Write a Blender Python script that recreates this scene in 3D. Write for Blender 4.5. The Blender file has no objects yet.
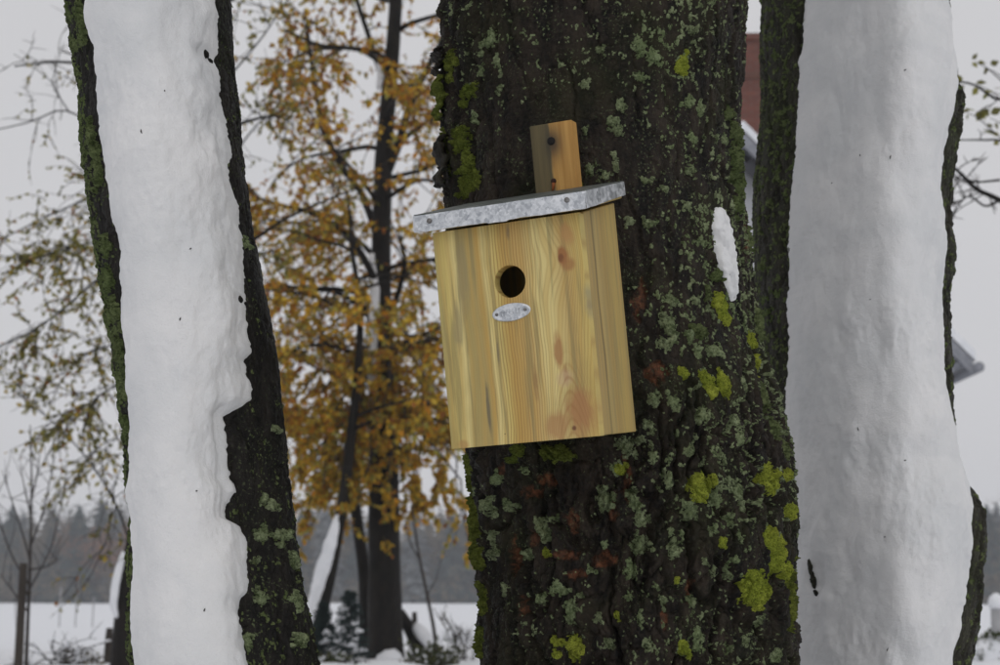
import bpy, math
import numpy as np
from mathutils import Vector, Matrix, Euler
from mathutils.bvhtree import BVHTree

SC = bpy.context.scene
COL = SC.collection
R_ = math.radians

# ------------------------------------------------------------------ camera
F_PX, HORIZON = 1500.0, 590.0                 # for a 1000 x 665 frame
PITCH = math.atan((HORIZON - 332.5) / F_PX)
EYE = np.array([0.0, 0.0, 1.0])
cam_data = bpy.data.cameras.new('camera')
cam = bpy.data.objects.new('camera', cam_data); COL.objects.link(cam)
cam.location = EYE
cam.rotation_euler = (math.pi / 2 + PITCH, 0, 0)
cam_data.sensor_width = 36; cam_data.lens = 36 * F_PX / 1000
cam_data.clip_start = 0.05; cam_data.clip_end = 3000
cam_data.dof.use_dof = True
cam_data.dof.focus_distance = 1.76
cam_data.dof.aperture_fstop = 9.5
SC.camera = cam

# ------------------------------------------------------------------ overcast sky and soft sun
SUN_EL, SUN_AZ = R_(50), R_(160)              # azimuth clockwise from +Y: behind the camera, a little right
world = bpy.data.worlds.new('World'); SC.world = world; world.use_nodes = True
wt = world.node_tree; wt.nodes.clear()
w_out = wt.nodes.new('ShaderNodeOutputWorld'); w_bg = wt.nodes.new('ShaderNodeBackground')
w_sky = wt.nodes.new('ShaderNodeTexSky'); w_sky.sky_type = 'NISHITA'; w_sky.sun_disc = False
w_sky.sun_elevation = SUN_EL; w_sky.sun_rotation = SUN_AZ; w_sky.dust_density = 3.0
w_hsv = wt.nodes.new('ShaderNodeHueSaturation'); w_hsv.inputs['Saturation'].default_value = 0.15
w_tc = wt.nodes.new('ShaderNodeTexCoord')
w_noise = wt.nodes.new('ShaderNodeTexNoise'); w_noise.inputs['Scale'].default_value = 1.6; w_noise.inputs['Detail'].default_value = 3
w_ramp = wt.nodes.new('ShaderNodeValToRGB')
w_ramp.color_ramp.elements[0].position = 0.3; w_ramp.color_ramp.elements[0].color = (0.86, 0.86, 0.895, 1)
w_ramp.color_ramp.elements[1].position = 0.7; w_ramp.color_ramp.elements[1].color = (1.0, 0.995, 1.02, 1)
w_mul = wt.nodes.new('ShaderNodeVectorMath'); w_mul.operation = 'SCALE'; w_mul.inputs['Scale'].default_value = 6.5
w_mix = wt.nodes.new('ShaderNodeMix'); w_mix.data_type = 'RGBA'; w_mix.inputs['Factor'].default_value = 0.9
wt.links.new(w_sky.outputs[0], w_hsv.inputs['Color'])
wt.links.new(w_tc.outputs['Generated'], w_noise.inputs['Vector'])
wt.links.new(w_noise.outputs['Fac'], w_ramp.inputs['Fac'])
wt.links.new(w_ramp.outputs['Color'], w_mul.inputs[0])
wt.links.new(w_hsv.outputs['Color'], w_mix.inputs['A']); wt.links.new(w_mul.outputs[0], w_mix.inputs['B'])
wt.links.new(w_mix.outputs['Result'], w_bg.inputs['Color'])
w_bg.inputs['Strength'].default_value = 0.10
wt.links.new(w_bg.outputs[0], w_out.inputs['Surface'])
sun_d = bpy.data.lights.new('sun', 'SUN'); sun_d.energy = 0.5; sun_d.angle = R_(110); sun_d.color = (1.0, 0.97, 0.93)
sun = bpy.data.objects.new('sun', sun_d); COL.objects.link(sun)
sdir = Vector((math.sin(SUN_AZ) * math.cos(SUN_EL), math.cos(SUN_AZ) * math.cos(SUN_EL), math.sin(SUN_EL)))
sun.rotation_euler = sdir.to_track_quat('Z', 'Y').to_euler()
sun.location = (-3, -5, 9)
SC.view_settings.view_transform = 'Standard'; SC.view_settings.look = 'None'
SC.view_settings.exposure = 0.0; SC.view_settings.gamma = 1.0
SC.cycles.volume_bounces = 1; SC.cycles.max_bounces = 8; SC.cycles.diffuse_bounces = 4
FASTCHECK = False

# ------------------------------------------------------------------ helpers: pixels, noise, meshes
def ray(px, py):
    x = (px - 500.0) / F_PX; u = (332.5 - py) / F_PX
    c, s = math.cos(PITCH), math.sin(PITCH)
    return np.array([x, c - u * s, s + u * c])
def at(px, py, D):                             # the place that photo point shows, D metres away along the ground
    d = ray(px, py); return EYE + d * (D / d[1])
def mpp(D): return D / F_PX                    # metres per photo pixel at distance D

_rg = np.random.default_rng(11)
_perm = np.tile(_rg.permutation(512), 3).astype(np.int64)
_gr = _rg.normal(size=(512, 3)); _gr /= np.linalg.norm(_gr, axis=1)[:, None]
def perlin(p, seed=0):
    p = np.asarray(p, float) + seed * 17.31
    i = np.floor(p).astype(np.int64); f = p - i; i &= 511
    w = f * f * f * (f * (f * 6 - 15) + 10)
    out = 0
    for a in (0, 1):
        for b in (0, 1):
            for c in (0, 1):
                h = _perm[_perm[_perm[(i[..., 0] + a) & 511] + ((i[..., 1] + b) & 511)] + ((i[..., 2] + c) & 511)]
                g = _gr[h & 511]
                dd = (f[..., 0] - a) * g[..., 0] + (f[..., 1] - b) * g[..., 1] + (f[..., 2] - c) * g[..., 2]
                ww = (w[..., 0] if a else 1 - w[..., 0]) * (w[..., 1] if b else 1 - w[..., 1]) * (w[..., 2] if c else 1 - w[..., 2])
                out = out + dd * ww
    return out * 1.5
def fbm(p, oct=4, seed=0, gain=0.5):
    a, s, o = 1.0, 0.0, 0
    p = np.asarray(p, float)
    for k in range(oct):
        o = o + a * perlin(p * (2.03 ** k), seed + k * 3.7); s += a; a *= gain
    return o / s
def worley(p, seed=0, cell=False):                         # nearest and second nearest feature distance
    p = np.asarray(p, float) + seed * 9.17
    i = np.floor(p).astype(np.int64); f = p - i
    d1 = np.full(p.shape[:-1], 9.0); d2 = d1.copy(); cid = np.zeros(p.shape[:-1])
    for a in (-1, 0, 1):
        for b in (-1, 0, 1):
            for c in (-1, 0, 1):
                h = _perm[_perm[_perm[(i[..., 0] + a) & 511] + ((i[..., 1] + b) & 511)] + ((i[..., 2] + c) & 511)]
                o = _gr[h & 511] * 0.45 + 0.5
                d = np.sqrt((a + o[..., 0] - f[..., 0]) ** 2 + (b + o[..., 1] - f[..., 1]) ** 2 + (c + o[..., 2] - f[..., 2]) ** 2)
                m = d < d1
                d2 = np.where(m, d1, np.minimum(d2, d)); d1 = np.where(m, d, d1); cid = np.where(m, (h & 511) / 511.0, cid)
    return (d1, d2, cid) if cell else (d1, d2)
def sstep(a, b, x):
    t = np.clip((x - a) / (b - a), 0, 1); return t * t * (3 - 2 * t)

def make_mesh(name, verts, faces, smooth=True, color=None, attrs=None):
    """verts (N,3); faces: list of int arrays (M,3) or (M,4)"""
    me = bpy.data.meshes.new(name)
    verts = np.asarray(verts, np.float32)
    faces = [np.asarray(f, np.int32) for f in (faces if isinstance(faces, list) else [faces]) if len(f)]
    me.vertices.add(len(verts)); me.vertices.foreach_set('co', verts.ravel())
    nl = sum(f.size for f in faces); nf = sum(len(f) for f in faces)
    me.loops.add(nl); me.polygons.add(nf)
    me.loops.foreach_set('vertex_index', np.concatenate([f.ravel() for f in faces]))
    tot = np.concatenate([np.full(len(f), f.shape[1], np.int32) for f in faces])
    st = np.concatenate([[0], np.cumsum(tot)[:-1]]).astype(np.int32)
    me.polygons.foreach_set('loop_start', st); me.polygons.foreach_set('loop_total', tot)
    me.polygons.foreach_set('use_smooth', np.full(nf, smooth))
    if color is not None:
        a = me.color_attributes.new('Col', 'FLOAT_COLOR', 'POINT')
        c = np.ones((len(verts), 4), np.float32); c[:, :3] = color; a.data.foreach_set('color', c.ravel())
    for k, v in (attrs or {}).items():
        a = me.attributes.new(k, 'FLOAT', 'POINT'); a.data.foreach_set('value', np.asarray(v, np.float32).ravel())
    me.update(calc_edges=True); me.validate()
    return me
def link(name, me, mat=None, parent=None, loc=None):
    o = bpy.data.objects.new(name, me); COL.objects.link(o)
    if mat is not None and me is not None and not me.materials: me.materials.append(mat)
    if parent is not None: o.parent = parent
    if loc is not None: o.location = loc
    return o
def tag(o, label=None, cat=None, group=None, kind=None):
    for k, v in (('label', label), ('category', cat), ('group', group), ('kind', kind)):
        if v: o[k] = v
    return o
def thing(name, label, cat, loc=(0, 0, 0), rot=None, group=None):
    o = bpy.data.objects.new(name, None); COL.objects.link(o); o.location = loc; o.empty_display_size = 0.1
    if rot is not None: o.rotation_euler = rot
    return tag(o, label, cat, group)
def origin(o): return np.array(o.location)

class Buf:
    """collects tubes, boxes and leaves in world coordinates; build() makes one mesh"""
    def __init__(s): s.v = []; s.q = []; s.t = []; s.c = []; s.n = 0
    def add(s, v, q=None, t=None, c=None):
        v = np.asarray(v, float).reshape(-1, 3)
        if q is not None and len(q): s.q.append(np.asarray(q, int) + s.n)
        if t is not None and len(t): s.t.append(np.asarray(t, int) + s.n)
        s.v.append(v); s.c.append(np.broadcast_to(np.array((1., 1, 1)) if c is None else np.asarray(c, float), v.shape)); s.n += len(v)
    def tube(s, pts, rad, k=6, c=None):
        pts = np.asarray(pts, float); n = len(pts); rad = np.broadcast_to(np.asarray(rad, float), (n,))
        tan = np.gradient(pts, axis=0); tan /= np.linalg.norm(tan, axis=1)[:, None] + 1e-9
        ref = np.array([0.13, 0.97, 0.2]) if abs(tan[:, 1]).mean() < 0.8 else np.array([1.0, 0.05, 0.1])
        a = np.cross(tan, ref); a /= np.linalg.norm(a, axis=1)[:, None] + 1e-9; b = np.cross(tan, a)
        ang = np.linspace(0, 2 * np.pi, k, endpoint=False)
        v = pts[:, None] + rad[:, None, None] * (np.cos(ang)[None, :, None] * a[:, None] + np.sin(ang)[None, :, None] * b[:, None])
        i, j = np.meshgrid(np.arange(n - 1), np.arange(k), indexing='ij'); j2 = (j + 1) % k
        q = np.stack([i * k + j, i * k + j2, (i + 1) * k + j2, (i + 1) * k + j], -1).reshape(-1, 4)
        vv = np.concatenate([v.reshape(-1, 3), pts[:1], pts[-1:]])
        jj = np.arange(k); jn = (jj + 1) % k; e = (n - 1) * k
        t = np.concatenate([np.stack([jj * 0 + n * k, jn, jj], -1), np.stack([jj * 0 + n * k + 1, e + jj, e + jn], -1)])
        s.add(vv, q, t, c)
    def box(s, lo, hi, M=None, c=None):
        x0, y0, z0 = lo; x1, y1, z1 = hi
        v = np.array([[x0, y0, z0], [x1, y0, z0], [x1, y1, z0], [x0, y1, z0], [x0, y0, z1], [x1, y0, z1], [x1, y1, z1], [x0, y1, z1]], float)
        if M is not None: v = v @ np.array(M)[:3, :3].T + np.array(M)[:3, 3]
        s.add(v, [[3, 2, 1, 0], [4, 5, 6, 7], [0, 1, 5, 4], [1, 2, 6, 5], [2, 3, 7, 6], [3, 0, 4, 7]], None, c)
    def leaves(s, pos, dirs, normals, size, cols, wide=0.34):
        n = len(pos); pos, dirs, normals = map(np.asarray, (pos, dirs, normals))
        d = dirs / (np.linalg.norm(dirs, axis=1)[:, None] + 1e-9)
        r = np.cross(d, normals); r /= np.linalg.norm(r, axis=1)[:, None] + 1e-9; nn = np.cross(r, d)
        T = np.array([[0, 0, 0], [wide * .8, .28, .08], [wide, .55, .05], [0, 1.05, -.06], [-wide, .55, .05], [-wide * .8, .28, .08], [0, .5, -.03]])
        sz = np.asarray(size)[:, None, None]
        v = pos[:, None] + sz * (T[None, :, :1] * r[:, None] + T[None, :, 1:2] * d[:, None] + T[None, :, 2:] * nn[:, None])
        tri = np.array([[0, 1, 6], [1, 2, 6], [2, 3, 6], [3, 4, 6], [4, 5, 6], [5, 0, 6]])
        t = (np.arange(n)[:, None, None] * 7 + tri[None]).reshape(-1, 3)
        s.add(v.reshape(-1, 3), None, t, np.repeat(np.asarray(cols), 7, axis=0))
    def mesh(s, name, org=(0, 0, 0), smooth=True, color=False):
        v = np.concatenate(s.v) - np.asarray(org)
        f = []
        if s.q: f.append(np.concatenate(s.q))
        if s.t: f.append(np.concatenate(s.t))
        return make_mesh(name, v, f, smooth, np.concatenate(s.c) if color else None)
    def build(s, name, mat, parent=None, smooth=True, color=False):
        org = origin(parent) if parent is not None else (0, 0, 0)
        return link(name, s.mesh(name, org, smooth, color), mat, parent)

# ------------------------------------------------------------------ materials
class NT:
    def __init__(s, name):
        s.m = bpy.data.materials.new(name); s.m.use_nodes = True; s.t = s.m.node_tree; s.t.nodes.clear()
        s.out = s.n('ShaderNodeOutputMaterial')
    def n(s, typ, **kw):
        nd = s.t.nodes.new(typ)
        for k, v in kw.items():
            if k in nd.inputs.keys(): s.put(nd.inputs[k], v)
            else: setattr(nd, k, v)
        return nd
    def put(s, sock, v):
        if hasattr(v, 'is_output'): s.t.links.new(v, sock)
        else:
            if sock.type == 'RGBA' and len(v) == 3: v = (*v, 1)
            sock.default_value = v
    def math(s, op, a, b=None, clamp=False):
        nd = s.t.nodes.new('ShaderNodeMath'); nd.operation = op; nd.use_clamp = clamp
        s.put(nd.inputs[0], a)
        if b is not None: s.put(nd.inputs[1], b)
        return nd.outputs[0]
    def obj(s): return s.n('ShaderNodeTexCoord').outputs['Object']
    def scale(s, vec, sc):
        nd = s.t.nodes.new('ShaderNodeVectorMath'); nd.operation = 'MULTIPLY'
        s.put(nd.inputs[0], vec); nd.inputs[1].default_value = sc; return nd.outputs[0]
    def noise(s, vec, scale=5, detail=3, rough=0.55, dist=0.0):
        nd = s.t.nodes.new('ShaderNodeTexNoise'); s.put(nd.inputs['Vector'], vec); nd.inputs['Scale'].default_value = scale
        nd.inputs['Detail'].default_value = detail; nd.inputs['Roughness'].default_value = rough; nd.inputs['Distortion'].default_value = dist
        return nd.outputs['Fac']
    def vor(s, vec, scale=5, feature='F1', out='Distance'):
        nd = s.t.nodes.new('ShaderNodeTexVoronoi'); nd.feature = feature; s.put(nd.inputs['Vector'], vec); nd.inputs['Scale'].default_value = scale
        return nd.outputs[out]
    def ramp(s, fac, stops, interp='LINEAR'):
        nd = s.t.nodes.new('ShaderNodeValToRGB'); s.put(nd.inputs[0], fac); cr = nd.color_ramp; cr.interpolation = interp
        while len(cr.elements) < len(stops): cr.elements.new(0.5)
        for e, (p, c) in zip(cr.elements, stops):
            e.position = p; e.color = (c, c, c, 1) if not hasattr(c, '__len__') else (*c, 1)
        return nd.outputs[0]
    def mix(s, fac, a, b, blend='MIX'):
        nd = s.t.nodes.new('ShaderNodeMix'); nd.data_type = 'RGBA'; nd.blend_type = blend
        s.put(nd.inputs[0], fac); s.put(nd.inputs[6], a); s.put(nd.inputs[7], b); return nd.outputs[2]
    def attr(s, name, out='Fac'):
        nd = s.t.nodes.new('ShaderNodeAttribute'); nd.attribute_name = name; return nd.outputs[out]
    def bump(s, h, strength=0.3, dist=0.01):
        nd = s.t.nodes.new('ShaderNodeBump'); s.put(nd.inputs['Height'], h); nd.inputs['Strength'].default_value = strength
        nd.inputs['Distance'].default_value = dist; return nd.outputs[0]
    def pbr(s, **kw):
        nd = s.t.nodes.new('ShaderNodeBsdfPrincipled')
        for k, v in kw.items(): s.put(nd.inputs[k.replace('_', ' ')], v)
        s.t.links.new(nd.outputs[0], s.out.inputs['Surface']); return nd

def mat_snow(name, col=(0.84, 0.835, 0.83), sss=0.0, grain=60, bstr=0.25):
    m = NT(name); o = m.obj()
    n1 = m.noise(o, 9, 5, .6); n2 = m.noise(o, grain, 5, 0.65); n3 = m.noise(o, grain * 6, 3, .7)
    c = m.mix(m.ramp(n1, [(0.35, 0.0), (0.65, 1.0)]), (col[0] * .88, col[1] * .895, col[2] * .905), col)
    c = m.mix(m.math('MULTIPLY', m.ramp(m.noise(o, grain * 2.3, 3, .7), [(0.60, 0.0), (0.75, 1.0)]), .35), c, tuple(x * .8 for x in col))
    h = m.math('ADD', m.math('MULTIPLY', n2, 1.0), m.math('MULTIPLY', n3, 0.6))
    kw = dict(Base_Color=c, Roughness=0.75, Normal=m.bump(h, bstr, 0.004))
    kw['Specular_IOR_Level'] = 0.25
    if sss:
        kw['Subsurface_Weight'] = sss; kw['Subsurface_Radius'] = (1.0, 1.0, 1.05); kw['Subsurface_Scale'] = 0.008
    m.pbr(**kw); return m.m
def mat_bark(name, dark=(0.0035, 0.0028, 0.0022), light=(0.033, 0.0245, 0.017), green=(0.026, 0.030, 0.010), gam=0.5, attr=True, sc=1.0):
    m = NT(name); o = m.obj()
    st = m.scale(o, (1, 1, 0.35))
    n1 = m.noise(st, 45 * sc, 5, 0.65); n2 = m.noise(o, 9 * sc, 4, 0.6); n3 = m.noise(o, 220 * sc, 3, 0.6)
    c = m.mix(m.ramp(n1, [(0.40, 0.0), (0.66, 1.0)]), dark, light)
    c = m.mix(m.math('MULTIPLY', m.ramp(n3, [(0.5, 0.0), (0.75, 1.0)]), 0.45), c, tuple(x * 1.9 for x in light))
    c = m.mix(m.math('MULTIPLY', m.ramp(n2, [(0.48, 0.0), (0.7, 1.0)]), gam), c, green)
    if attr:
        red = m.math('MULTIPLY', m.attr('red'), m.ramp(m.noise(o, 130, 4, .7), [(0.38, 0.1), (0.6, 1.0)]))
        c = m.mix(red, c, m.mix(m.ramp(m.noise(o, 90, 4, .7), [(.3, 0.0), (.7, 1.0)]), (0.055, 0.022, 0.012), (0.27, 0.105, 0.050)))
    dots = m.math('MULTIPLY', m.ramp(m.noise(o, 330 * sc, 2, .5), [(0.60, 0.0), (0.68, 1.0)]), m.ramp(m.noise(o, 22 * sc, 3), [(0.42, 0.0), (0.62, 1.0)]))
    c = m.mix(m.math('MULTIPLY', dots, 0.75 if attr else 0.15), c, (0.13, 0.16, 0.075))
    n5 = m.noise(o, 620 * sc, 3, .7)
    h = m.math('ADD', m.math('ADD', n1, m.math('MULTIPLY', n3, 0.7)), m.math('MULTIPLY', n5, 0.35))
    kw = dict(Base_Color=c, Roughness=m.ramp(n2, [(0.3, 0.45), (0.7, 0.8)]), Normal=m.bump(h, 0.9, 0.004 / sc)); kw['Specular_IOR_Level'] = 0.18
    m.pbr(**kw); return m.m
def mat_lichen(name, a, b, grain=160, bd=0.003):
    m = NT(name); o = m.obj()
    n1 = m.noise(o, 70, 5, 0.7); n2 = m.vor(o, grain); n3 = m.noise(o, grain * 2.6, 4, .7)
    c = m.mix(m.ramp(n1, [(0.35, 0.0), (0.65, 1.0)]), a, b)
    c = m.mix(m.math('MULTIPLY', m.ramp(m.noise(o, 11, 3), [(0.40, 0.0), (0.65, 1.0)]), 0.55), c, tuple(.5 * (x + y) * z for x, y, z in zip(a, b, (.8, .95, .7))))
    c = m.mix(m.math('MULTIPLY', m.ramp(m.noise(o, grain * 1.3, 3, .7), [(0.35, 1.0), (0.5, 0.0)]), 0.7), c, tuple(x * .35 for x in a))
    c = m.mix(m.math('MULTIPLY', m.ramp(n3, [(0.5, 0.0), (0.7, 1.0)]), 0.4), c, tuple(min(1, x * 1.5) for x in b))
    m.pbr(Base_Color=c, Roughness=0.95, Normal=m.bump(m.math('ADD', n2, n3), 1.0, bd), Specular_IOR_Level=0.1); return m.m
def mat_leaf(name, trans=0.35):
    m = NT(name); c = m.attr('Col', 'Color'); n = m.noise(m.obj(), 14, 2)
    c = m.mix(m.math('MULTIPLY', n, 0.35), c, (0.10, 0.06, 0.02))
    d = m.n('ShaderNodeBsdfPrincipled'); m.put(d.inputs['Base Color'], c); d.inputs['Roughness'].default_value = 0.6; d.inputs['Specular IOR Level'].default_value = 0.25
    t = m.n('ShaderNodeBsdfTranslucent'); m.put(t.inputs['Color'], c)
    x = m.n('ShaderNodeMixShader'); x.inputs[0].default_value = trans
    m.t.links.new(d.outputs[0], x.inputs[1]); m.t.links.new(t.outputs[0], x.inputs[2]); m.t.links.new(x.outputs[0], m.out.inputs['Surface']); return m.m
def mat_plain(name, a, b, sc=20, rough=0.8, metal=0.0, bs=0.3, stretch=(1, 1, 1)):
    m = NT(name); o = m.scale(m.obj(), stretch); n = m.noise(o, sc, 4, 0.6)
    m.pbr(Base_Color=m.mix(m.ramp(n, [(0.3, 0.0), (0.7, 1.0)]), a, b), Roughness=rough, Metallic=metal, Normal=m.bump(n, bs, 0.05 / sc)); return m.m

SNOW_NEAR = mat_snow('snow_on_bark', sss=0.0, grain=85, bstr=0.55)
SNOW_FAR = mat_snow('snow_ground', grain=9, bstr=0.2, col=(0.86, 0.87, 0.90))
BARK_MID = mat_bark('bark_fissured')
BARK_LEFT = mat_bark('bark_smooth_dark', dark=(0.006, 0.0055, 0.005), light=(0.021, 0.018, 0.015), green=(0.022, 0.026, 0.012), gam=0.3)
BARK_RIGHT = mat_bark('bark_greenish', dark=(0.014, 0.013, 0.009), light=(0.042, 0.038, 0.027), green=(0.040, 0.048, 0.020), gam=0.7)
BARK_FAR = mat_bark('bark_far', dark=(0.004, 0.0034, 0.0028), light=(0.016, 0.012, 0.009), green=(0.014, 0.014, 0.008), gam=0.3, attr=False, sc=0.3)
TWIG = mat_plain('twig_bark', (0.018, 0.014, 0.012), (0.045, 0.036, 0.030), 30)
LICHEN_GREY = mat_lichen('lichen_grey_green', (0.060, 0.078, 0.032), (0.330, 0.380, 0.215))
LICHEN_YEL = mat_lichen('lichen_yellow_green', (0.110, 0.135, 0.016), (0.500, 0.540, 0.080), grain=300)
LICHEN_OLIVE = mat_lichen('lichen_olive', (0.045, 0.060, 0.022), (0.185, 0.220, 0.095))
MOSS = mat_lichen('moss_green', (0.055, 0.072, 0.013), (0.290, 0.330, 0.065), grain=320, bd=0.004)
LEAF = mat_leaf('autumn_leaf')

# ------------------------------------------------------------------ setting: snowy ground
_gy = [-60, 2, 5, 10, 14, 20, 40, 180, 700]; _gz = [0, 0, .20, .43, .40, .26, -.10, -.60, -.9]
def ground_z(x, y):
    x = np.asarray(x, float); y = np.asarray(y, float)
    z = np.interp(y, _gy, _gz)
    p = np.stack(np.broadcast_arrays(x, y, 0 * x), -1)
    near = sstep(4, 9, y) * (1 - sstep(18, 30, y))
    z = z + near * (0.10 * fbm(p * 0.55, 3, 2) + 0.05 * fbm(p * 1.9, 3, 5)) + 0.25 * sstep(25, 60, y) * fbm(p * 0.03, 2, 8)
    return z
xs = np.unique(np.concatenate([np.linspace(-420, -30, 50), np.linspace(-30, -7, 60), np.linspace(-7, 8, 200), np.linspace(8, 30, 60), np.linspace(30, 420, 50)]))
ys = np.unique(np.concatenate([np.linspace(-60, 6, 40), np.linspace(6, 20, 190), np.linspace(20, 60, 90), np.linspace(60, 430, 90)]))
GX, GY = np.meshgrid(xs, ys, indexing='ij')
gv = np.stack([GX, GY, ground_z(GX, GY)], -1).reshape(-1, 3)
ny = len(ys); I, J = np.meshgrid(np.arange(len(xs) - 1), np.arange(ny - 1), indexing='ij')
gq = np.stack([I * ny + J, (I + 1) * ny + J, (I + 1) * ny + J + 1, I * ny + J + 1], -1).reshape(-1, 4)
tag(link('ground', make_mesh('ground', gv, gq), SNOW_FAR), kind='structure')
def gpos(px, D, dz=0.0):                       # ground point under photo column px at distance D
    p = at(px, HORIZON, D); return np.array([p[0], p[1], float(ground_z(p[0], p[1])) + dz])

# ------------------------------------------------------------------ the three near trees
class Trunk:
    """a trunk from its outline: rows (photo y, left x, right x) at axis distance D(z); surf() gives the bark surface"""
    def __init__(s, rows, D, seed, rough, lean=0.0, z0=1.3, top=6.0, amp=1.0, style=0):
        s.seed, s.rough, s.amp, s.style = seed, rough, amp, style
        Z, X, Y, RR = [], [], [], []
        for py, l, r in rows:
            d = ray((l + r) / 2, py); Dc = D
            for _ in range(6):
                P = EYE + d * (Dc / d[1]); Dc = D - lean * (P[2] - z0)
            dist = np.linalg.norm(P - EYE) * 1.0
            Z.append(P[2]); X.append(P[0]); Y.append(P[1]); RR.append(dist * math.sin(math.atan((r - l) / 2 / F_PX)) * 0.985)
        o = np.argsort(Z); Z, X, Y, RR = (np.array(a)[o] for a in (Z, X, Y, RR))
        # on down to the roots and up to the crown
        sx = (X[2] - X[0]) / (Z[2] - Z[0]); sy = -lean
        zl = np.array([-0.25, 0.0, 0.15, 0.4, 0.65]); k = Z[0] - zl
        Xl = X[0] - np.clip(sx, -.12, .12) * k; Rl = RR[0] * np.interp(zl, [-.25, 0, .15, .4, .65], [2.1, 1.7, 1.4, 1.15, 1.05])
        Yl = Y[0] + lean * k * 0.5
        sx2 = np.clip((X[-1] - X[-4]) / (Z[-1] - Z[-4]), -.2, .2); zu = np.array([2.4, 3.0, 4.0, 5.0, top]); k2 = zu - Z[-1]
        Xu = X[-1] + sx2 * k2 * np.array([1, 1, .9, .8, .7]); Yu = Y[-1] + sy * k2 * np.array([1, .8, .5, .3, .2]); Ru = RR[-1] * np.array([.96, .88, .72, .5, .18])
        s.Z = np.concatenate([zl, Z, zu]); s.X = np.concatenate([Xl, X, Xu]); s.Y = np.concatenate([Yl, Y, Yu]); s.R = np.concatenate([Rl, RR, Ru])
    def c(s, z): return np.interp(z, s.Z, s.X), np.interp(z, s.Z, s.Y), np.interp(z, s.Z, s.R)
    def disp(s, P, th, z):
        a = s.amp; sd = s.seed
        M = s.rough(th, z)
        big = 0.009 * fbm(P * np.array([7, 7, 3.5]), 3, sd)
        warp = 0.022 * np.stack([fbm(P * 14, 2, sd + 5), fbm(P * 14, 2, sd + 6), fbm(P * 14, 2, sd + 7)], -1)
        jag = 0.0050 * np.stack([fbm(P * 95, 2, sd + 15), fbm(P * 95, 2, sd + 16), fbm(P * 95, 2, sd + 17)], -1)
        Q = P + warp; Qj = Q + jag
        n1 = perlin(Qj * np.array([26, 26, 6.5]), sd + 1)
        crack = np.clip(1 - np.abs(n1) / 0.13, 0, 1)
        d1, d2, c1 = worley(Qj * np.array([46, 46, 24]), sd + 1, True)
        e1, e2, c2 = worley(Qj * np.array([120, 120, 80]), sd + 3, True)
        gap1 = 1 - np.clip((d2 - d1) / 0.13, 0, 1); gap2 = 1 - np.clip((e2 - e1) / 0.20, 0, 1)
        ridge = fbm(Q * np.array([30, 30, 8]), 3, sd + 3)
        fine = fbm(P * np.array([210, 210, 150]), 3, sd + 4, 0.65)
        horiz = perlin(P * np.array([20, 20, 260]), sd + 8)
        return a * (big + M * (-0.0125 * crack + 0.0045 * ridge + 0.0062 * (c1 - .5) - 0.0040 * gap1 + 0.0018 * (c2 - .5)) - (0.25 + .75 * M) * 0.0016 * gap2 + (0.6 + .6 * M) * 0.0017 * fine + (1 - np.minimum(M, 1)) * 0.0008 * horiz)
    def surf(s, th, z, extra=0.0):
        cx, cy, r = s.c(z)
        P0 = np.stack([cx + r * np.cos(th), cy + r * np.sin(th), z], -1)
        d = s.disp(P0, th, z) + extra
        return np.stack([cx + (r + d) * np.cos(th), cy + (r + d) * np.sin(th), z], -1)
    def build(s, tree, mat, nth, dz, red=None, vis=(0.86, 2.05), recess=None):
        front = np.linspace(R_(-200), R_(20), nth, endpoint=False); back = np.linspace(R_(20), R_(160), max(16, nth // 8), endpoint=False)
        th = np.concatenate([front, back])
        z = np.concatenate([np.linspace(-.25, vis[0], 26, endpoint=False), np.arange(vis[0], vis[1], dz), np.linspace(vis[1] + .02, s.Z[-1], 60)])
        s.th, s.z = th, z
        ZZ, TT = np.meshgrid(z, th, indexing='ij')
        ext = np.zeros_like(ZZ)
        rd = red(TT, ZZ) if red else np.zeros_like(ZZ)
        ext = ext - 0.004 * rd
        V = s.surf(TT.ravel(), ZZ.ravel(), ext.ravel()).reshape(len(z), len(th), 3)
        s.V = V; n = len(th)
        i, j = np.meshgrid(np.arange(len(z) - 1), np.arange(n), indexing='ij'); j2 = (j + 1) % n
        q = np.stack([i * n + j, i * n + j2, (i + 1) * n + j2, (i + 1) * n + j], -1).reshape(-1, 4)
        me = make_mesh('trunk', V.reshape(-1, 3) - origin(tree), q, True, None, {'red': rd.ravel()})
        o = link('trunk', me, mat, tree)
        s.bvh = None; bvh_of(s)
        return o
    def hit(s, px, py):                         # (angle, height) on the bark behind a photo point
        d = ray(px, py); t = 1.2
        if s.bvh is not None:
            loc, nrm, idx, dist = s.bvh.ray_cast(Vector(EYE), Vector(d).normalized())
            if loc is not None:
                cx, cy, r = s.c(loc.z); return math.atan2(loc.y - cy, loc.x - cx), loc.z
        z = 1.3                                 # outside the outline: the nearest edge
        for _ in range(8):
            cx, cy, r = s.c(z); D = cy - 0.0; P = EYE + d * (D / d[1]); z = P[2]
        return (R_(-172) if P[0] < cx else R_(-8)), z
    def crust(s, tree, mat, field, name='lichen_crust', h=0.0016, lab=None):
        """small lichens too many to pick apart: a skin of little scales on the bark"""
        V = s.V; nz, n = V.shape[:2]
        zi = (s.z > 0.86) & (s.z < 2.05)
        Vs = V[zi][:, :]; zz = s.z[zi]
        nth = int(np.sum(s.th < R_(20)))
        Vs = Vs[:, :nth]; TT = np.broadcast_to(s.th[:nth], Vs.shape[:2]); ZZ = np.broadcast_to(zz[:, None], Vs.shape[:2])
        f = field(Vs.reshape(-1, 3), TT.ravel(), ZZ.ravel()).reshape(Vs.shape[:2])
        rad = np.stack([np.cos(TT), np.sin(TT), 0 * TT], -1)
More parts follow.
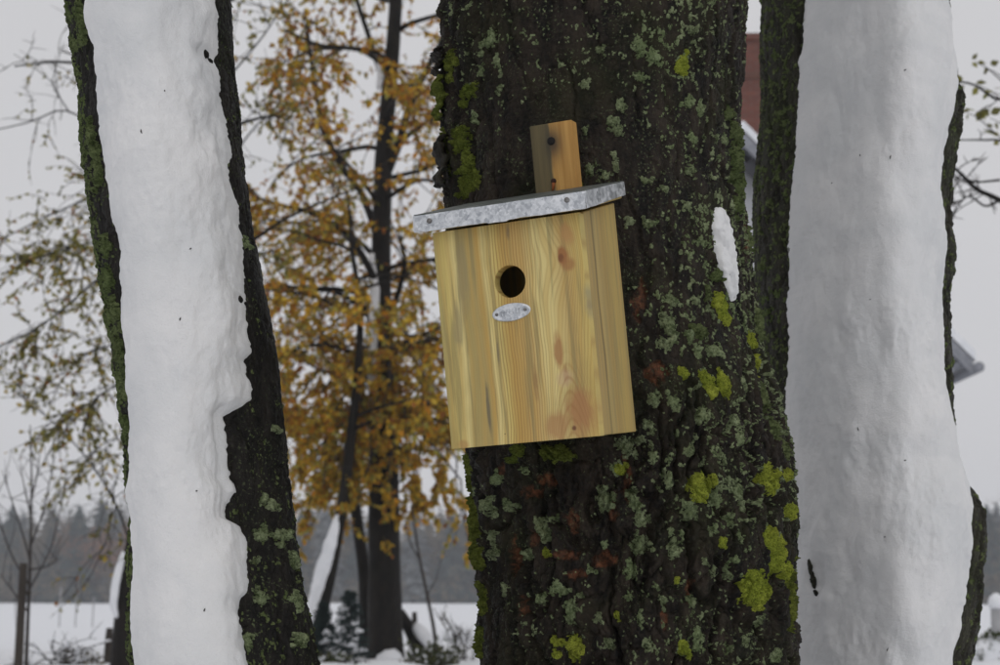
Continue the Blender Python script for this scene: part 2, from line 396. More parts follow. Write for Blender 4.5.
        off = np.where(f > 0, 0.0007 + h * np.clip(f * 3, 0, 1) + 0.0009 * perlin(Vs * 330, 3), -0.0006)
        W = Vs + rad * off[..., None]
        i, j = np.meshgrid(np.arange(Vs.shape[0] - 1), np.arange(nth - 1), indexing='ij')
        keep = ((f[:-1, :-1] > 0).astype(int) + (f[1:, :-1] > 0) + (f[:-1, 1:] > 0) + (f[1:, 1:] > 0)) >= 2
        q = np.stack([i * nth + j, i * nth + j + 1, (i + 1) * nth + j + 1, (i + 1) * nth + j], -1)[keep]
        used = np.unique(q); mp = np.zeros(nth * Vs.shape[0], int); mp[used] = np.arange(len(used))
        me = make_mesh(name, W.reshape(-1, 3)[used] - origin(tree), mp[q])
        o = link(name, me, mat, tree); o['kind'] = 'stuff'
        if lab: o['label'] = lab
        return o
    def patch(s, tree, mat, blobs, name, h=0.004, res=0.0013, noise_sc=170, ragged=0.42, seed=0, label=None, crinkle=0.0016, sat=0, grow_=1.0):
        """one lichen or moss patch: blobs of (photo x, y, half width, half height) joined into one raised crust"""
        rg = np.random.default_rng(seed); blobs = list(blobs)
        for b in list(blobs):                   # satellites round each clump
            for _ in range(sat):
                a = rg.uniform(0, 6.28); q = rg.uniform(.9, 1.7); f_ = rg.uniform(.22, .5); blobs.append((b[0] + b[2] * q * math.cos(a), b[1] + b[3] * q * math.sin(a), max(1.6, b[2] * f_), max(1.6, b[3] * f_)))
        H = [(*s.hit(b[0], b[1]), b[2] * grow_, b[3] * grow_) for b in blobs]
        zs = [a[1] for a in H]; zm = float(np.mean(zs)); cx, cy, r = s.c(zm)
        k = mpp(cy - r)
        th0 = float(np.mean([a[0] for a in H]))
        B = [((a[0] - th0) * r, a[1], a[2] * k / max(.35, -math.sin(a[0])), a[3] * k) for a in H]
        m = 1.45
        s0 = min(b[0] - b[2] * m for b in B); s1 = max(b[0] + b[2] * m for b in B); z0 = min(b[1] - b[3] * m for b in B); z1 = max(b[1] + b[3] * m for b in B)
        ns, nz = max(6, int((s1 - s0) / res)), max(6, int((z1 - z0) / res))
        S, Zz = np.meshgrid(np.linspace(s0, s1, ns), np.linspace(z0, z1, nz), indexing='ij')
        f = np.full(S.shape, -9.0)
        for b in B: f = np.maximum(f, 1 - np.sqrt(((S - b[0]) / b[2]) ** 2 + ((Zz - b[1]) / b[3]) ** 2))
        th = th0 + S / r; P = s.surf(th.ravel(), Zz.ravel()).reshape(*S.shape, 3)
        N = fbm(P * 85, 3, 31 + seed) * 1.0 + fbm(P * 260, 2, 3 + seed) * 1.0
        g = f + ragged * N
        d1, d2 = worley(P * (noise_sc * 1.15), 4 + seed)
        off = np.where(g > 0.02, 0.0012 + h * np.clip(g * 2.6, 0, 1) ** 0.6 * (0.75 + 0.5 * (1 - d1)) + crinkle * (np.clip((d2 - d1) / .3, 0, 1) - .5), -0.0012)
        W = P + np.stack([np.cos(th), np.sin(th), 0 * th], -1) * off[..., None]
        i, j = np.meshgrid(np.arange(ns - 1), np.arange(nz - 1), indexing='ij')
        gg = g > 0.02; lab = np.where(gg, np.arange(gg.size).reshape(gg.shape) + 1, 0)
        while True:                             # keep one connected crust
            l2 = lab.copy()
            for ax in (0, 1):
                for sh in (1, -1): l2 = np.maximum(l2, np.roll(l2, sh, ax))
            l2 = np.where(gg, l2, 0)
            if (l2 == lab).all(): break
            lab = l2
        ids, cnt = np.unique(lab[lab > 0], return_counts=True)
        if len(ids) == 0: return None
        big = ids[cnt.argmax()]; gg &= lab == big
        keep = (gg[:-1, :-1].astype(int) + gg[1:, :-1] + gg[:-1, 1:] + gg[1:, 1:]) >= 1
        if keep.sum() < 14: return None
        q = np.stack([i * nz + j, (i + 1) * nz + j, (i + 1) * nz + j + 1, i * nz + j + 1], -1)[keep]
        used = np.unique(q); mp = np.zeros(ns * nz, int); mp[used] = np.arange(len(used))
        o = link(name, make_mesh(name, W.reshape(-1, 3)[used] - origin(tree), mp[q]), mat, tree)
        if label: o['label'] = label
        return o

def bvh_of(T):
    zi = np.where((T.z > .85) & (T.z < 2.06))[0][::2]; W = T.V[zi][:, ::2]; n = W.shape[1]
    i, j = np.meshgrid(np.arange(len(zi) - 1), np.arange(n - 1), indexing='ij')
    q = np.stack([i * n + j, i * n + j + 1, (i + 1) * n + j + 1, (i + 1) * n + j], -1).reshape(-1, 4)
    T.bvh = BVHTree.FromPolygons(W.reshape(-1, 3).tolist(), q.tolist())
def limbs_above(tree, T, seed, n=6, side=None):
    """limbs and bare twigs of the crown, above the frame"""
    rng = np.random.default_rng(seed); tw = Buf()
    for k in range(n):
        z = 2.75 + k * 0.5 + rng.uniform(-.1, .1); cx, cy, r = T.c(z)
        a = k * 2.4 + rng.uniform(-.4, .4); d = np.array([math.cos(a), math.sin(a), rng.uniform(.45, .9)])
        L = 2.2 - k * .18; pts = grow(rng, np.array([cx, cy, z]), d, L, 9, .10, .02)
        b = Buf(); b.tube(pts, np.linspace(r * .36, .008, 9), 8); b.build('limb', T.mat, tree)
        for i in range(2, 9):
            for _ in range(2):
                dd = rng.normal(size=3) * .6 + d * .5 + np.array([0, 0, .3])
                p2 = grow(rng, pts[i], dd, rng.uniform(.4, .9), 6, .15, 0); tw.tube(p2, np.linspace(.007, .0015, 6), 4)
                for _ in range(2):
                    p3 = grow(rng, p2[rng.integers(2, 5)], rng.normal(size=3) * .6 + dd, rng.uniform(.15, .4), 4, .15, 0); tw.tube(p3, np.linspace(.003, .001, 4), 3)
    o = tw.build('twigs', TWIG, tree); o['kind'] = 'stuff'

def grow(rng, p, d, L, n, wander=0.12, droop=0.0):
    pts = [np.array(p, float)]; d = np.array(d, float); d /= np.linalg.norm(d)
    for i in range(n - 1):
        d = d + rng.normal(size=3) * wander + np.array([0, 0, -droop]); d /= np.linalg.norm(d)
        pts.append(pts[-1] + d * L / (n - 1))
    return np.array(pts)

def snow_sheet(tree, T, edges, thick, ridge, seed, zlo=0.35, zhi=3.2, nz=420, nt=150, name='snow_cover', label=None, holes=(), taper=True, lump=1.0, pw=(2.2, 2.2, .8, .22)):
    """snow plastered on the weather side of a trunk between two outlines (photo y, left x, right x)"""
    E = np.array(edges, float)
    z = np.concatenate([np.linspace(zlo, .88, 40, endpoint=False), np.linspace(.88, 2.05, nz), np.linspace(2.06, zhi, 40)]) if taper else np.linspace(zlo, zhi, nz)
    cx, cy, r = T.c(z)
    Dp = cy - 0.75 * r
    # photo row of each height, at the snow's distance
    c, s_ = math.cos(PITCH), math.sin(PITCH); dz = z - 1.0
    dep = Dp * c + dz * s_; py = 332.5 - F_PX * (-Dp * s_ + dz * c) / dep
    l = np.interp(py, E[:, 0], E[:, 1]); rr = np.interp(py, E[:, 0], E[:, 2])
    xl = (l - 500) / F_PX * dep; xr = (rr - 500) / F_PX * dep
    for _ in range(4):                          # the outline lies where the snow meets the bark
        ye = [np.minimum(cy - r * np.sqrt(1 - np.clip((x - cx) / r, -.97, .97) ** 2), cy - .25 * r) - .006 for x in (xl, xr)]
        xl = (l - 500) / F_PX * (ye[0] * c + dz * s_); xr = (rr - 500) / F_PX * (ye[1] * c + dz * s_)
    nl = fbm(np.stack([z * 38, z * 0 + seed, z * 0], -1), 3, seed) ; nr = fbm(np.stack([z * 38, z * 0 + seed + 9, z * 0], -1), 3, seed + 2)
    hl, hr = (fbm(np.stack([z * 150, z * 0 + seed + q_, z * 0], -1), 3, seed + 4) for q_ in (3, 7))
    # outside the frame keep the cover on the trunk
    out = np.clip(np.maximum(sstep(700, 900, py), sstep(-20, -250, py)), 0, 1)
    xl = xl * (1 - out) + (cx - .78 * r) * out; xr = xr * (1 - out) + (cx + .78 * r) * out
    t = (1 - np.cos(np.linspace(0, np.pi, nt))) / 2
    t = 0.6 * t + 0.4 * np.linspace(0, 1, nt)
    def ma(a, n=61):
        return np.convolve(np.pad(a, n // 2, mode='edge'), np.ones(n) / n, 'valid')
    sl, sr = ma(ma(xl)), ma(ma(xr)); k6 = 8
    X = sl[:, None] + (sr - sl)[:, None] * t[None] + ((xl - sl + 0.0045 * lump * nl + .0022 * hl)[:, None] * (1 - t[None]) ** k6) + ((xr - sr + 0.0055 * lump * nr + .0028 * hr)[:, None] * t[None] ** k6)
    u = 2 * t - 1
    ru = 2 * ridge - 1
    prof = np.where(u < ru, 1 - np.abs((u - ru) / (-1 - ru)) ** pw[0], 1 - np.abs((u - ru) / (1 - ru)) ** pw[1])
    prof = np.clip(prof, 0, 1) ** pw[2]
    rim = np.clip(1 - np.abs(u) ** 9, 0, 1) ** .6
    kn = max(3, int(nt * .10) | 1); soft_p = np.convolve(np.pad(prof, kn // 2, mode='edge'), np.hanning(kn + 2)[1:-1] / np.hanning(kn + 2)[1:-1].sum(), 'valid'); far_e = sstep(.75, .45, np.abs(u)); prof = prof * (1 - far_e) + soft_p * far_e
    prof = (1 - pw[3]) * prof + pw[3] * rim
    th = thick * np.ones_like(z)
    if taper: th = th * np.clip((z - zlo) / .25, 0, 1) ** .6 * np.clip((zhi - z) / .4, 0, 1) ** .6
    lat = np.clip((X - cx[:, None]) / r[:, None], -.97, .97)
    Yb = cy[:, None] - r[:, None] * np.sqrt(1 - lat ** 2)
    # edge lies on the trunk, the middle stands proud of it
    Yc = np.minimum(Yb, cy[:, None] - r[:, None] * .25)
    Y = Yc - th[:, None] * prof[None]
    Y[:, 0] = Yc[:, 0] + .03; Y[:, -1] = Yc[:, -1] + .03; Y[:, 1] = Yc[:, 1] + .01; Y[:, -2] = Yc[:, -2] + .01
    V = np.stack([X, Y, np.broadcast_to(z[:, None], X.shape)], -1)
    du = np.gradient(V, axis=1); dv = np.gradient(V, axis=0); N = np.cross(du, dv); N /= np.linalg.norm(N, axis=2)[..., None] + 1e-9
    w = (np.clip(prof * 1.4, 0, 1))[None, :, None]
    soft = fbm(V * np.array([9, 9, 5]), 3, seed); mid = fbm(V * np.array([34, 34, 24]), 3, seed + 1); d1, d2 = worley(V * np.array([26, 26, 20]), seed)
    fine = fbm(V * 130, 3, seed + 3)
    edge = (1 - sstep(.35, .85, prof))[None]; ragg = sstep(-.1, .35, fbm(V * np.array([7, 7, 7]), 2, seed + 7))
    disp = lump * (0.020 * soft + (0.0022 + .0035 * ragg) * mid + edge * (0.008 * mid - 0.009 * (d1 - .5)) + (0.0006 + .0012 * ragg) * fine)
    holem = np.zeros(V.shape[:2], bool)
    for (hx, hy, hw, hh, dp) in holes:          # dents where the bark shows through
        q = at(hx, hy, float(np.mean(Dp)))
        k = mpp(float(np.mean(Dp)))
        g = np.exp(-(((V[..., 0] - q[0]) / (hw * k)) ** 2 + ((V[..., 2] - q[2]) / (hh * k)) ** 2) ** 1.5)
        disp = disp - dp * g
    V = V + N * (disp[..., None]) * w
    n = nt; i, j = np.meshgrid(np.arange(len(z) - 1), np.arange(n - 1), indexing='ij')
    q = np.stack([i * n + j, i * n + j + 1, (i + 1) * n + j + 1, (i + 1) * n + j], -1).reshape(-1, 4)
    q = q[~holem.ravel()[q].any(axis=1)]
    # close the back inside the trunk
    nb = len(z); Vb = np.stack([cx, cy, z], -1)
    ii = np.arange(nb - 1)
    q2 = np.concatenate([np.stack([ii * n, (ii + 1) * n, nb * n + ii + 1, nb * n + ii], -1), np.stack([ii * n + n - 1, nb * n + ii, nb * n + ii + 1, (ii + 1) * n + n - 1], -1)])
    me = make_mesh(name, np.concatenate([V.reshape(-1, 3), Vb]) - origin(tree), np.concatenate([q, q2]))
    o = link(name, me, SNOW_NEAR, tree)
    if label: o['label'] = label
    return o, V

# ---- middle tree (carries the nest box)
MID_ROWS = [(0, 441, 746), (50, 440, 744), (100, 440, 741), (150, 441, 740), (200, 442, 745), (250, 444, 749), (300, 447, 755), (350, 450, 763),
            (400, 456, 780), (450, 462, 790), (500, 468, 794), (550, 474, 795), (600, 478, 795), (665, 481, 795)]
def mid_rough(th, z):
    side = np.clip((np.abs(th + R_(90)) - R_(38)) / R_(30), 0, 1)
    low = 1 - sstep(1.12, 1.33, z)
    return np.clip(0.32 + 0.6 * side + 0.75 * low, 0, 1.25)
T_mid = Trunk(MID_ROWS, 1.965, 3, mid_rough, lean=0.10, style=1); T_mid.mat = BARK_MID
x0, y0, _ = T_mid.c(0.0)
tree_mid = thing('broadleaf_tree', 'thick lichen-covered dark trunk that carries the wooden nest box', 'tree', (x0, y0, 0.0), group='trees with snow and lichen close by')
RED = [(530, 492, 12, 9), (545, 480, 13, 8), (575, 574, 12, 7), (655, 372, 16, 14), (500, 470, 4, 12), (512, 560, 4, 26), (520, 610, 4, 24), (627, 480, 7, 32), (612, 510, 8, 22), (560, 555, 22, 6), (570, 520, 10, 14), (665, 620, 4, 16), (535, 540, 8, 12), (640, 300, 10, 24), (690, 590, 4, 22), (748, 235, 3, 30), (600, 560, 20, 10)]
def mid_red(TH, Z):
    cx, cy, r = T_mid.c(Z)
    X = cx + r * np.cos(TH); Yy = cy + r * np.sin(TH); c, s = math.cos(PITCH), math.sin(PITCH); dz = Z - 1
    dep = Yy * c + dz * s; px = 500 + F_PX * X / dep; py = 332.5 - F_PX * (-Yy * s + dz * c) / dep
    f = np.full(TH.shape, -9.0)
    for a, b, w, h in RED: f = np.maximum(f, 1 - np.sqrt(((px - a) / w) ** 2 + ((py - b) / h) ** 2))
    f = f + 1.3 * fbm(np.stack([X * 70, Yy * 70, Z * 45], -1), 4, 4, .65)
    return 0.85 * sstep(0.22, 0.42, f) * (np.sin(TH) < 0.1)
T_mid.build(tree_mid, BARK_MID, 540, 0.0018, mid_red)

def pat(T, tree, mat, name, L, h, seed0, **kw):
    for k, b in enumerate(L):
        T.patch(tree, mat, b if isinstance(b, list) else [b], name, h, seed=seed0 + k, **kw)
YEL = [(681, 67, 7.5, 12), (699, 488, 12, 17), (770, 480, 11, 17), [(766, 538, 8, 16), (776, 556, 9, 20), (782, 572, 6, 12)], (756, 590, 17, 20), [(720, 305, 8, 14), (726, 318, 6, 9)],
       [(706, 380, 8, 10), (712, 390, 7, 10)], (725, 385, 7, 13), (683, 373, 6, 7), [(576, 648, 9, 13), (588, 638, 6, 7)], (619, 469, 6, 6), (722, 542, 5, 6), (683, 648, 6, 8), (549, 552, 4, 5), (556, 642, 4, 5),
       (557, 655, 5, 4), (617, 615, 3, 4), (676, 581, 3, 4), (791, 512, 4, 9), (788, 475, 3, 8), (752, 340, 4, 10), (756, 365, 4, 12)]
pat(T_mid, tree_mid, LICHEN_YEL, 'lichen_patch', YEL, 0.0022, 100, ragged=0.42, noise_sc=300, crinkle=0.0014, res=.0011, sat=1)
MOS = [[(455, 90, 8, 12), (458, 112, 9, 16), (462, 140, 9, 16), (470, 165, 7, 14)], [(476, 182, 12, 14), (466, 190, 8, 10)], (470, 92, 9, 12), [(468, 470, 7, 22), (472, 490, 6, 14)], [(474, 530, 6, 18), (476, 556, 8, 18), (479, 580, 5, 12)],
       [(550, 452, 12, 8), (562, 455, 14, 8)], [(448, 150, 5, 30), (446, 110, 5, 20)], [(517, 450, 10, 6)], (512, 459, 7, 4), (452, 60, 5, 14), (484, 600, 4, 20), (471, 510, 5, 14), (792, 600, 4, 50), (580, 190, 5, 8), (478, 645, 4, 16)]
pat(T_mid, tree_mid, MOSS, 'moss_cushion', MOS, 0.0045, 200, ragged=0.95, noise_sc=260, crinkle=0.0028, sat=2, grow_=.8)
GRY = [[(640, 45, 12, 8), (652, 56, 10, 10)], (603, 498, 12, 14), [(634, 500, 7, 16), (640, 520, 8, 14)], [(668, 325, 9, 14), (666, 345, 7, 8)], [(691, 510, 9, 10)], (712, 498, 8, 12), (640, 545, 12, 12), [(735, 490, 7, 10), (742, 505, 6, 8)],
       (675, 548, 7, 14), (668, 478, 6, 9), (690, 600, 6, 7), (560, 590, 10, 8), [(570, 610, 10, 14)], (580, 595, 7, 6), (545, 525, 10, 12), (630, 570, 8, 12), (696, 640, 7, 12), (690, 450, 7, 8), (625, 445, 10, 12), (655, 455, 7, 7),
       (618, 130, 6, 7), (616, 165, 5, 8), (612, 122, 8, 6), (700, 110, 5, 8), (693, 138, 5, 6), (692, 170, 4, 6), (665, 188, 5, 5), (650, 222, 9, 6), (690, 100, 6, 9), (724, 140, 5, 6), (640, 78, 9, 5), (630, 220, 7, 5), (605, 175, 7, 5), (622, 104, 7, 8),
       (700, 240, 5, 5), (687, 205, 6, 5), (645, 180, 6, 4), (590, 170, 5, 7), (585, 130, 4, 5), (600, 50, 6, 5), (585, 85, 6, 5), (690, 30, 8, 5), (560, 65, 5, 4), (500, 90, 5, 5), (490, 40, 8, 12), (498, 60, 5, 10), (482, 70, 6, 8), (475, 115, 4, 5),
       [(697, 350, 6, 9), (690, 335, 6, 9)], (715, 350, 9, 10), (705, 415, 8, 10), (730, 420, 6, 8), (675, 405, 8, 9), (655, 400, 8, 8), (740, 440, 5, 7), (648, 425, 8, 6), (695, 300, 6, 10), (672, 300, 5, 7), (720, 455, 6, 7), (745, 385, 4, 10),
       (725, 520, 6, 8), (715, 530, 4, 6), (738, 535, 4, 7), (705, 560, 4, 5), (715, 570, 4, 7), (728, 575, 5, 8), (735, 560, 4, 5), (745, 640, 4, 5), (727, 648, 5, 5), (775, 655, 5, 5), (760, 620, 4, 4), (600, 620, 6, 7), (590, 570, 4, 4), (605, 545, 5, 5), (650, 645, 7, 9), (663, 600, 5, 6),
       (487, 505, 8, 10), (495, 540, 6, 12), (530, 555, 8, 6), (510, 505, 5, 6), (525, 470, 5, 4), (495, 480, 5, 6), (610, 645, 6, 8), (640, 620, 5, 8), (505, 590, 4, 8), (540, 600, 5, 5), (628, 598, 5, 5), (615, 470, 6, 8)]
pat(T_mid, tree_mid, LICHEN_GREY, 'lichen_patch', GRY, 0.0017, 300, ragged=1.0, noise_sc=190, sat=3, grow_=.82)
OLV = [[(735, 110, 5, 16), (738, 135, 5, 14), (736, 160, 6, 16)], [(741, 185, 7, 14), (738, 205, 6, 12)], (727, 115, 5, 9), (733, 165, 6, 9), [(748, 240, 4, 16), (751, 265, 4, 14)], (716, 275, 6, 8), (708, 290, 5, 8), [(700, 330, 9, 7)], (757, 320, 3, 20), (764, 395, 4, 16), (774, 425, 4, 14), (785, 450, 4, 10)]
pat(T_mid, tree_mid, LICHEN_OLIVE, 'lichen_patch', OLV, 0.0045, 500, ragged=1.15, noise_sc=190, crinkle=0.0025, sat=3, grow_=.8)
def mid_crust(P, th, z):
    dens = fbm(P * 5.5, 3, 71) + 0.25 * sstep(.13, .22, P[:, 0]) * 1.0 - 0.18
    n = fbm(P * 95, 3, 73); n2 = fbm(P * 270, 2, 75)
    return n * 0.9 + 0.8 * n2 + 0.55 * dens - 0.375
T_mid.crust(tree_mid, LICHEN_GREY, mid_crust)
# bark flakes that stand off the left edge
def flake(T, tree, px, py, hh, w, mat, seed):
    th, z = T.hit(px, py); th = R_(-165) if px < 500 else th
    rng = np.random.default_rng(seed); n, m = 22, 9
    zz = z + np.linspace(-hh, hh, n) * mpp(1.9); cx, cy, r = T.c(zz)
    V = []
    for side in (0.0, .006):
        for i in range(n):
            half = w * (1 - (2 * i / (n - 1) - 1) ** 4 * .5) * (1 + .3 * math.sin(i * 1.3 + seed))
            for j in range(m):
                a = th + (j / (m - 1) - .5) * half * 2 / r[i]
                off = .006 + side + .004 * math.sin(i * .5) + .0025 * rng.normal() * .6
                V.append((cx[i] + (r[i] + off) * math.cos(a), cy[i] + (r[i] + off) * math.sin(a), zz[i]))
    q = []
    for s in (0, 1):
        for i in range(n - 1):
            for j in range(m - 1):
                a = s * n * m + i * m + j; q.append((a, a + 1, a + m + 1, a + m) if s else (a, a + m, a + m + 1, a + 1))
    o = n * m
    for i in range(n - 1):
        a = i * m; q.append((a, a + o, a + m + o, a + m)); a = i * m + m - 1; q.append((a, a + m, a + m + o, a + o))
    for j in range(m - 1):
        q.append((j, j + 1, j + 1 + o, j + o)); a = (n - 1) * m + j; q.append((a, a + o, a + 1 + o, a + 1))
    link('bark_flake', make_mesh('bark_flake', np.array(V) - origin(tree), np.array(q)), mat, tree)
flake(T_mid, tree_mid, 438, 172, 26, .020, BARK_MID, 1); flake(T_mid, tree_mid, 437, 110, 22, .018, MOSS, 2); flake(T_mid, tree_mid, 437, 75, 14, .016, BARK_MID, 3)
# little tongue of snow in a bark scar
E_ = [(205, 718, 722), (210, 714, 725), (230, 712, 731), (250, 715, 735), (275, 721, 737), (292, 727, 737), (303, 732, 734.5)]
za = at(724, 303, 1.82)[2]; zb = at(724, 206, 1.82)[2]
snow_bit = None
def snow_tongue():
    n, m = 46, 22; V = []; rows = np.linspace(206.5, 302, n)
    for i, py in enumerate(rows):
        l = np.interp(py, [e[0] for e in E_], [e[1] for e in E_]); r = np.interp(py, [e[0] for e in E_], [e[2] for e in E_])
        for j in range(m):
            t = j / (m - 1); px = l + (r - l) * t
            th, z = T_mid.hit(px, py); cx, cy, rr = T_mid.c(z); p = T_mid.surf(np.array([th]), np.array([z]))[0]
            e = (1 - (2 * t - 1) ** 4) * (1 - (2 * i / (n - 1) - 1) ** 6)
            V.append(np.array([cx, cy, z]) + (np.array([p[0] - cx, p[1] - cy, 0])) * (1 + (.0085 * e ** .6 - .0025) / rr))
    V = np.array(V); V[:, 1] += .0022 * fbm(V * 110, 3, 6) - .0015; V[:, 0] += .0022 * fbm(V * 150, 3, 9)
    i, j = np.meshgrid(np.arange(n - 1), np.arange(m - 1), indexing='ij')
    q = np.stack([i * m + j, (i + 1) * m + j, (i + 1) * m + j + 1, i * m + j + 1], -1).reshape(-1, 4)
    link('snow_patch', make_mesh('snow_patch', V - origin(tree_mid), q), SNOW_NEAR, tree_mid)
snow_tongue()
limbs_above(tree_mid, T_mid, 5)

# ---- left tree
LEFT_ROWS = [(0, 70, 227), (50, 75, 232), (110, 83, 239), (180, 89, 246), (230, 96, 252), (300, 106, 266), (350, 116, 274), (400, 122, 280), (450, 128, 286), (500, 131, 290), (550, 131, 295), (600, 131, 304), (665, 132, 317)]
def left_rough(th, z): return 0.28 + 0.5 * sstep(R_(-140), R_(-165), th) + 0.25 * (1 - sstep(1.05, 1.25, z))
T_left = Trunk(LEFT_ROWS, 1.78, 23, left_rough, amp=0.9); T_left.mat = BARK_LEFT
x0, y0, _ = T_left.c(0.0)
tree_left = thing('broadleaf_tree', 'slender leaning trunk plastered with white snow, left of the nest box', 'tree', (x0, y0, 0.0), group='trees with snow and lichen close by')
T_left.build(tree_left, BARK_LEFT, 260, 0.0024)
LEFT_SNOW = [(-60, 82, 214), (0, 85, 216), (30, 86, 217), (45, 90, 217), (55, 95, 216), (75, 96, 220), (95, 96, 222), (120, 97, 225), (150, 100, 231), (165, 102, 229), (185, 106, 231), (200, 107, 237), (225, 112, 240), (240, 117, 241), (260, 120, 242), (280, 119, 243),
             (300, 119, 245), (332, 122, 247), (350, 125, 251), (360, 125, 244), (372, 126, 249), (387, 127, 252), (400, 128, 250), (406, 128, 243), (413, 128, 231), (419, 129, 222), (432, 129, 224), (447, 130, 229), (462, 130, 226), (475, 130, 230), (492, 130, 235), (505, 130, 226), (519, 130, 226),
             (525, 130, 237), (542, 131, 247), (567, 131, 248), (592, 132, 246), (602, 132, 237), (617, 132, 237), (632, 132, 240), (652, 133, 245), (665, 134, 248), (720, 138, 258)]
_, V_left = snow_sheet(tree_left, T_left, LEFT_SNOW, 0.050, 0.46, 41, holes=[(208, 56, 8, 9, .012), (240, 299, 5, 5, .006)], label='thick white snow frozen to the leaning trunk')
def left_crust(P, th, z):
    dens = 0.5 * sstep(R_(-130), R_(-160), th) + 0.16 * (1 - sstep(1.0, 1.2, z)) * (th > R_(-90))
    return fbm(P * 75, 3, 81) * .8 + fbm(P * 260, 2, 83) * .85 + dens - 0.46
T_left.crust(tree_left, LICHEN_OLIVE, left_crust)
pat2 = [(260, 595, 6, 8), (262, 535, 6, 6), (281, 535, 6, 6), (272, 505, 4, 5), (248, 640, 4, 6), (295, 600, 4, 9), (263, 500, 3, 4), (276, 430, 3, 3), (300, 640, 5, 6), (255, 560, 3, 3), (292, 560, 4, 8), (246, 245, 3, 5)]
pat(T_left, tree_left, LICHEN_GREY, 'lichen_patch', pat2, 0.0024, 600, ragged=0.9, sat=4)
pat(T_left, tree_left, LICHEN_OLIVE, 'lichen_patch', [(82, 20, 5, 20), (84, 40, 4, 8), (92, 135, 5, 14), (96, 155, 6, 14), (100, 175, 5, 10), (110, 280, 6, 16), (116, 310, 5, 14), (121, 350, 4, 20), (125, 385, 4, 14), (106, 245, 5, 12), (128, 430, 3, 14)], 0.0045, 650, ragged=0.9, sat=2)
# crumbs of bark and twig caught in the snow
def crumbs(tree, L, V):
    b = Buf(); rng = np.random.default_rng(4); W = V.reshape(-1, 3); d = W - EYE; c, s_ = math.cos(PITCH), math.sin(PITCH)
    dep = d[:, 1] * c + d[:, 2] * s_; px = 500 + F_PX * d[:, 0] / dep; py = 332.5 - F_PX * (-d[:, 1] * s_ + d[:, 2] * c) / dep
    for x, y, s in L:
        p = W[np.argmin((px - x) ** 2 + (py - y) ** 2)] + np.array([0, -.0006, 0]); a = rng.normal(size=3); a /= np.linalg.norm(a); a[1] *= .2
        k = s * mpp(p[1]) * .5
        b.tube([p - a * k, p + a * k * .2, p + a * k + np.array([.0006, 0, .0006])], [.0004, .0009, .0003], 4)
    o = b.build('bark_crumbs', TWIG, tree); o['kind'] = 'stuff'
def bark_knob(tree, V, L, mat, seed):
    W = V.reshape(-1, 3); d = W - EYE; c, s_ = math.cos(PITCH), math.sin(PITCH); dep = d[:, 1] * c + d[:, 2] * s_; px = 500 + F_PX * d[:, 0] / dep; py = 332.5 - F_PX * (-d[:, 1] * s_ + d[:, 2] * c) / dep
    for k, (x, y, w, h, rot) in enumerate(L):     # bark standing out through the snow
        p = W[np.argmin((px - x) ** 2 + (py - y) ** 2)]; m = mpp(p[1]); n, q_ = 18, 26; P = []
        for i in range(n):
            a = np.pi * (i + .02) / (n - .96)
            for j in range(q_):
                b_ = 2 * np.pi * j / q_; P.append((w * m * math.sin(a) * math.cos(b_), 4 * m * math.sin(a) * math.sin(b_), h * m * math.cos(a)))
        P = np.array(P); P = P * (1 + .75 * fbm(P * 170, 4, seed + k, .65))[:, None] ; cr, sr = math.cos(rot), math.sin(rot)
        P = np.stack([P[:, 0] * cr - P[:, 2] * sr, P[:, 1], P[:, 0] * sr + P[:, 2] * cr], -1) + p + np.array([0, .0015, 0])
        f = [(i * q_ + j, i * q_ + (j + 1) % q_, (i + 1) * q_ + (j + 1) % q_, (i + 1) * q_ + j) for i in range(n - 1) for j in range(q_)]
        link('bark_knob', make_mesh('bark_knob', P - origin(tree), np.array(f)), mat, tree)
bark_knob(tree_left, V_left, [(206, 52, 3, 5.5, .3), (209, 59, 2.5, 4, .9), (240, 299, 3, 3.5, .2), (246, 303, 2, 2, 0)], BARK_LEFT, 3)
limbs_above(tree_left, T_left, 6, 5)

# ---- right tree
RIGHT_ROWS = [(0, 767, 942), (60, 764, 940), (85, 764, 945), (104, 764, 960), (130, 763, 957), (180, 757, 949), (220, 755, 945), (264, 756, 953), (300, 757, 947), (385, 760, 950), (420, 762, 950), (470, 766, 952), (492, 770, 966), (513, 772, 979), (551, 774, 978), (594, 774, 975), (630, 772, 970), (665, 770, 965)]
def right_rough(th, z): return 0.42 + 0.55 * sstep(R_(-45), R_(-20), th)
T_right = Trunk(RIGHT_ROWS, 2.36, 33, right_rough, amp=0.95); T_right.mat = BARK_RIGHT
x0, y0, _ = T_right.c(0.0)
tree_right = thing('broadleaf_tree', 'greenish trunk under a broad white snow sheet, right of the nest box', 'tree', (x0, y0, 0.0), group='trees with snow and lichen close by')
T_right.build(tree_right, BARK_RIGHT, 260, 0.0026, vis=(0.84, 2.12))
RIGHT_SNOW = [(-60, 808, 940), (0, 807, 945), (40, 803, 949), (60, 800, 954), (85, 799, 956), (105, 799, 953), (130, 797, 947), (150, 796, 943), (170, 793, 940), (200, 791, 937), (230, 789, 941), (262, 790, 943), (300, 787, 938), (350, 789, 941), (385, 786, 943),
              (423, 783, 949), (457, 783, 959), (487, 784, 970), (508, 786, 972), (551, 788, 970), (603, 790, 962), (640, 792, 953), (665, 794, 946), (720, 796, 944)]
_, V_right = snow_sheet(tree_right, T_right, [(e[0], e[1], e[2] + 1.5) for e in RIGHT_SNOW], 0.110, 0.50, 52, holes=[(813, 576, 7, 17, .014)], label='broad smooth snow sheet on the right trunk', nt=190, pw=(1.12, 3.0, .95, .16))
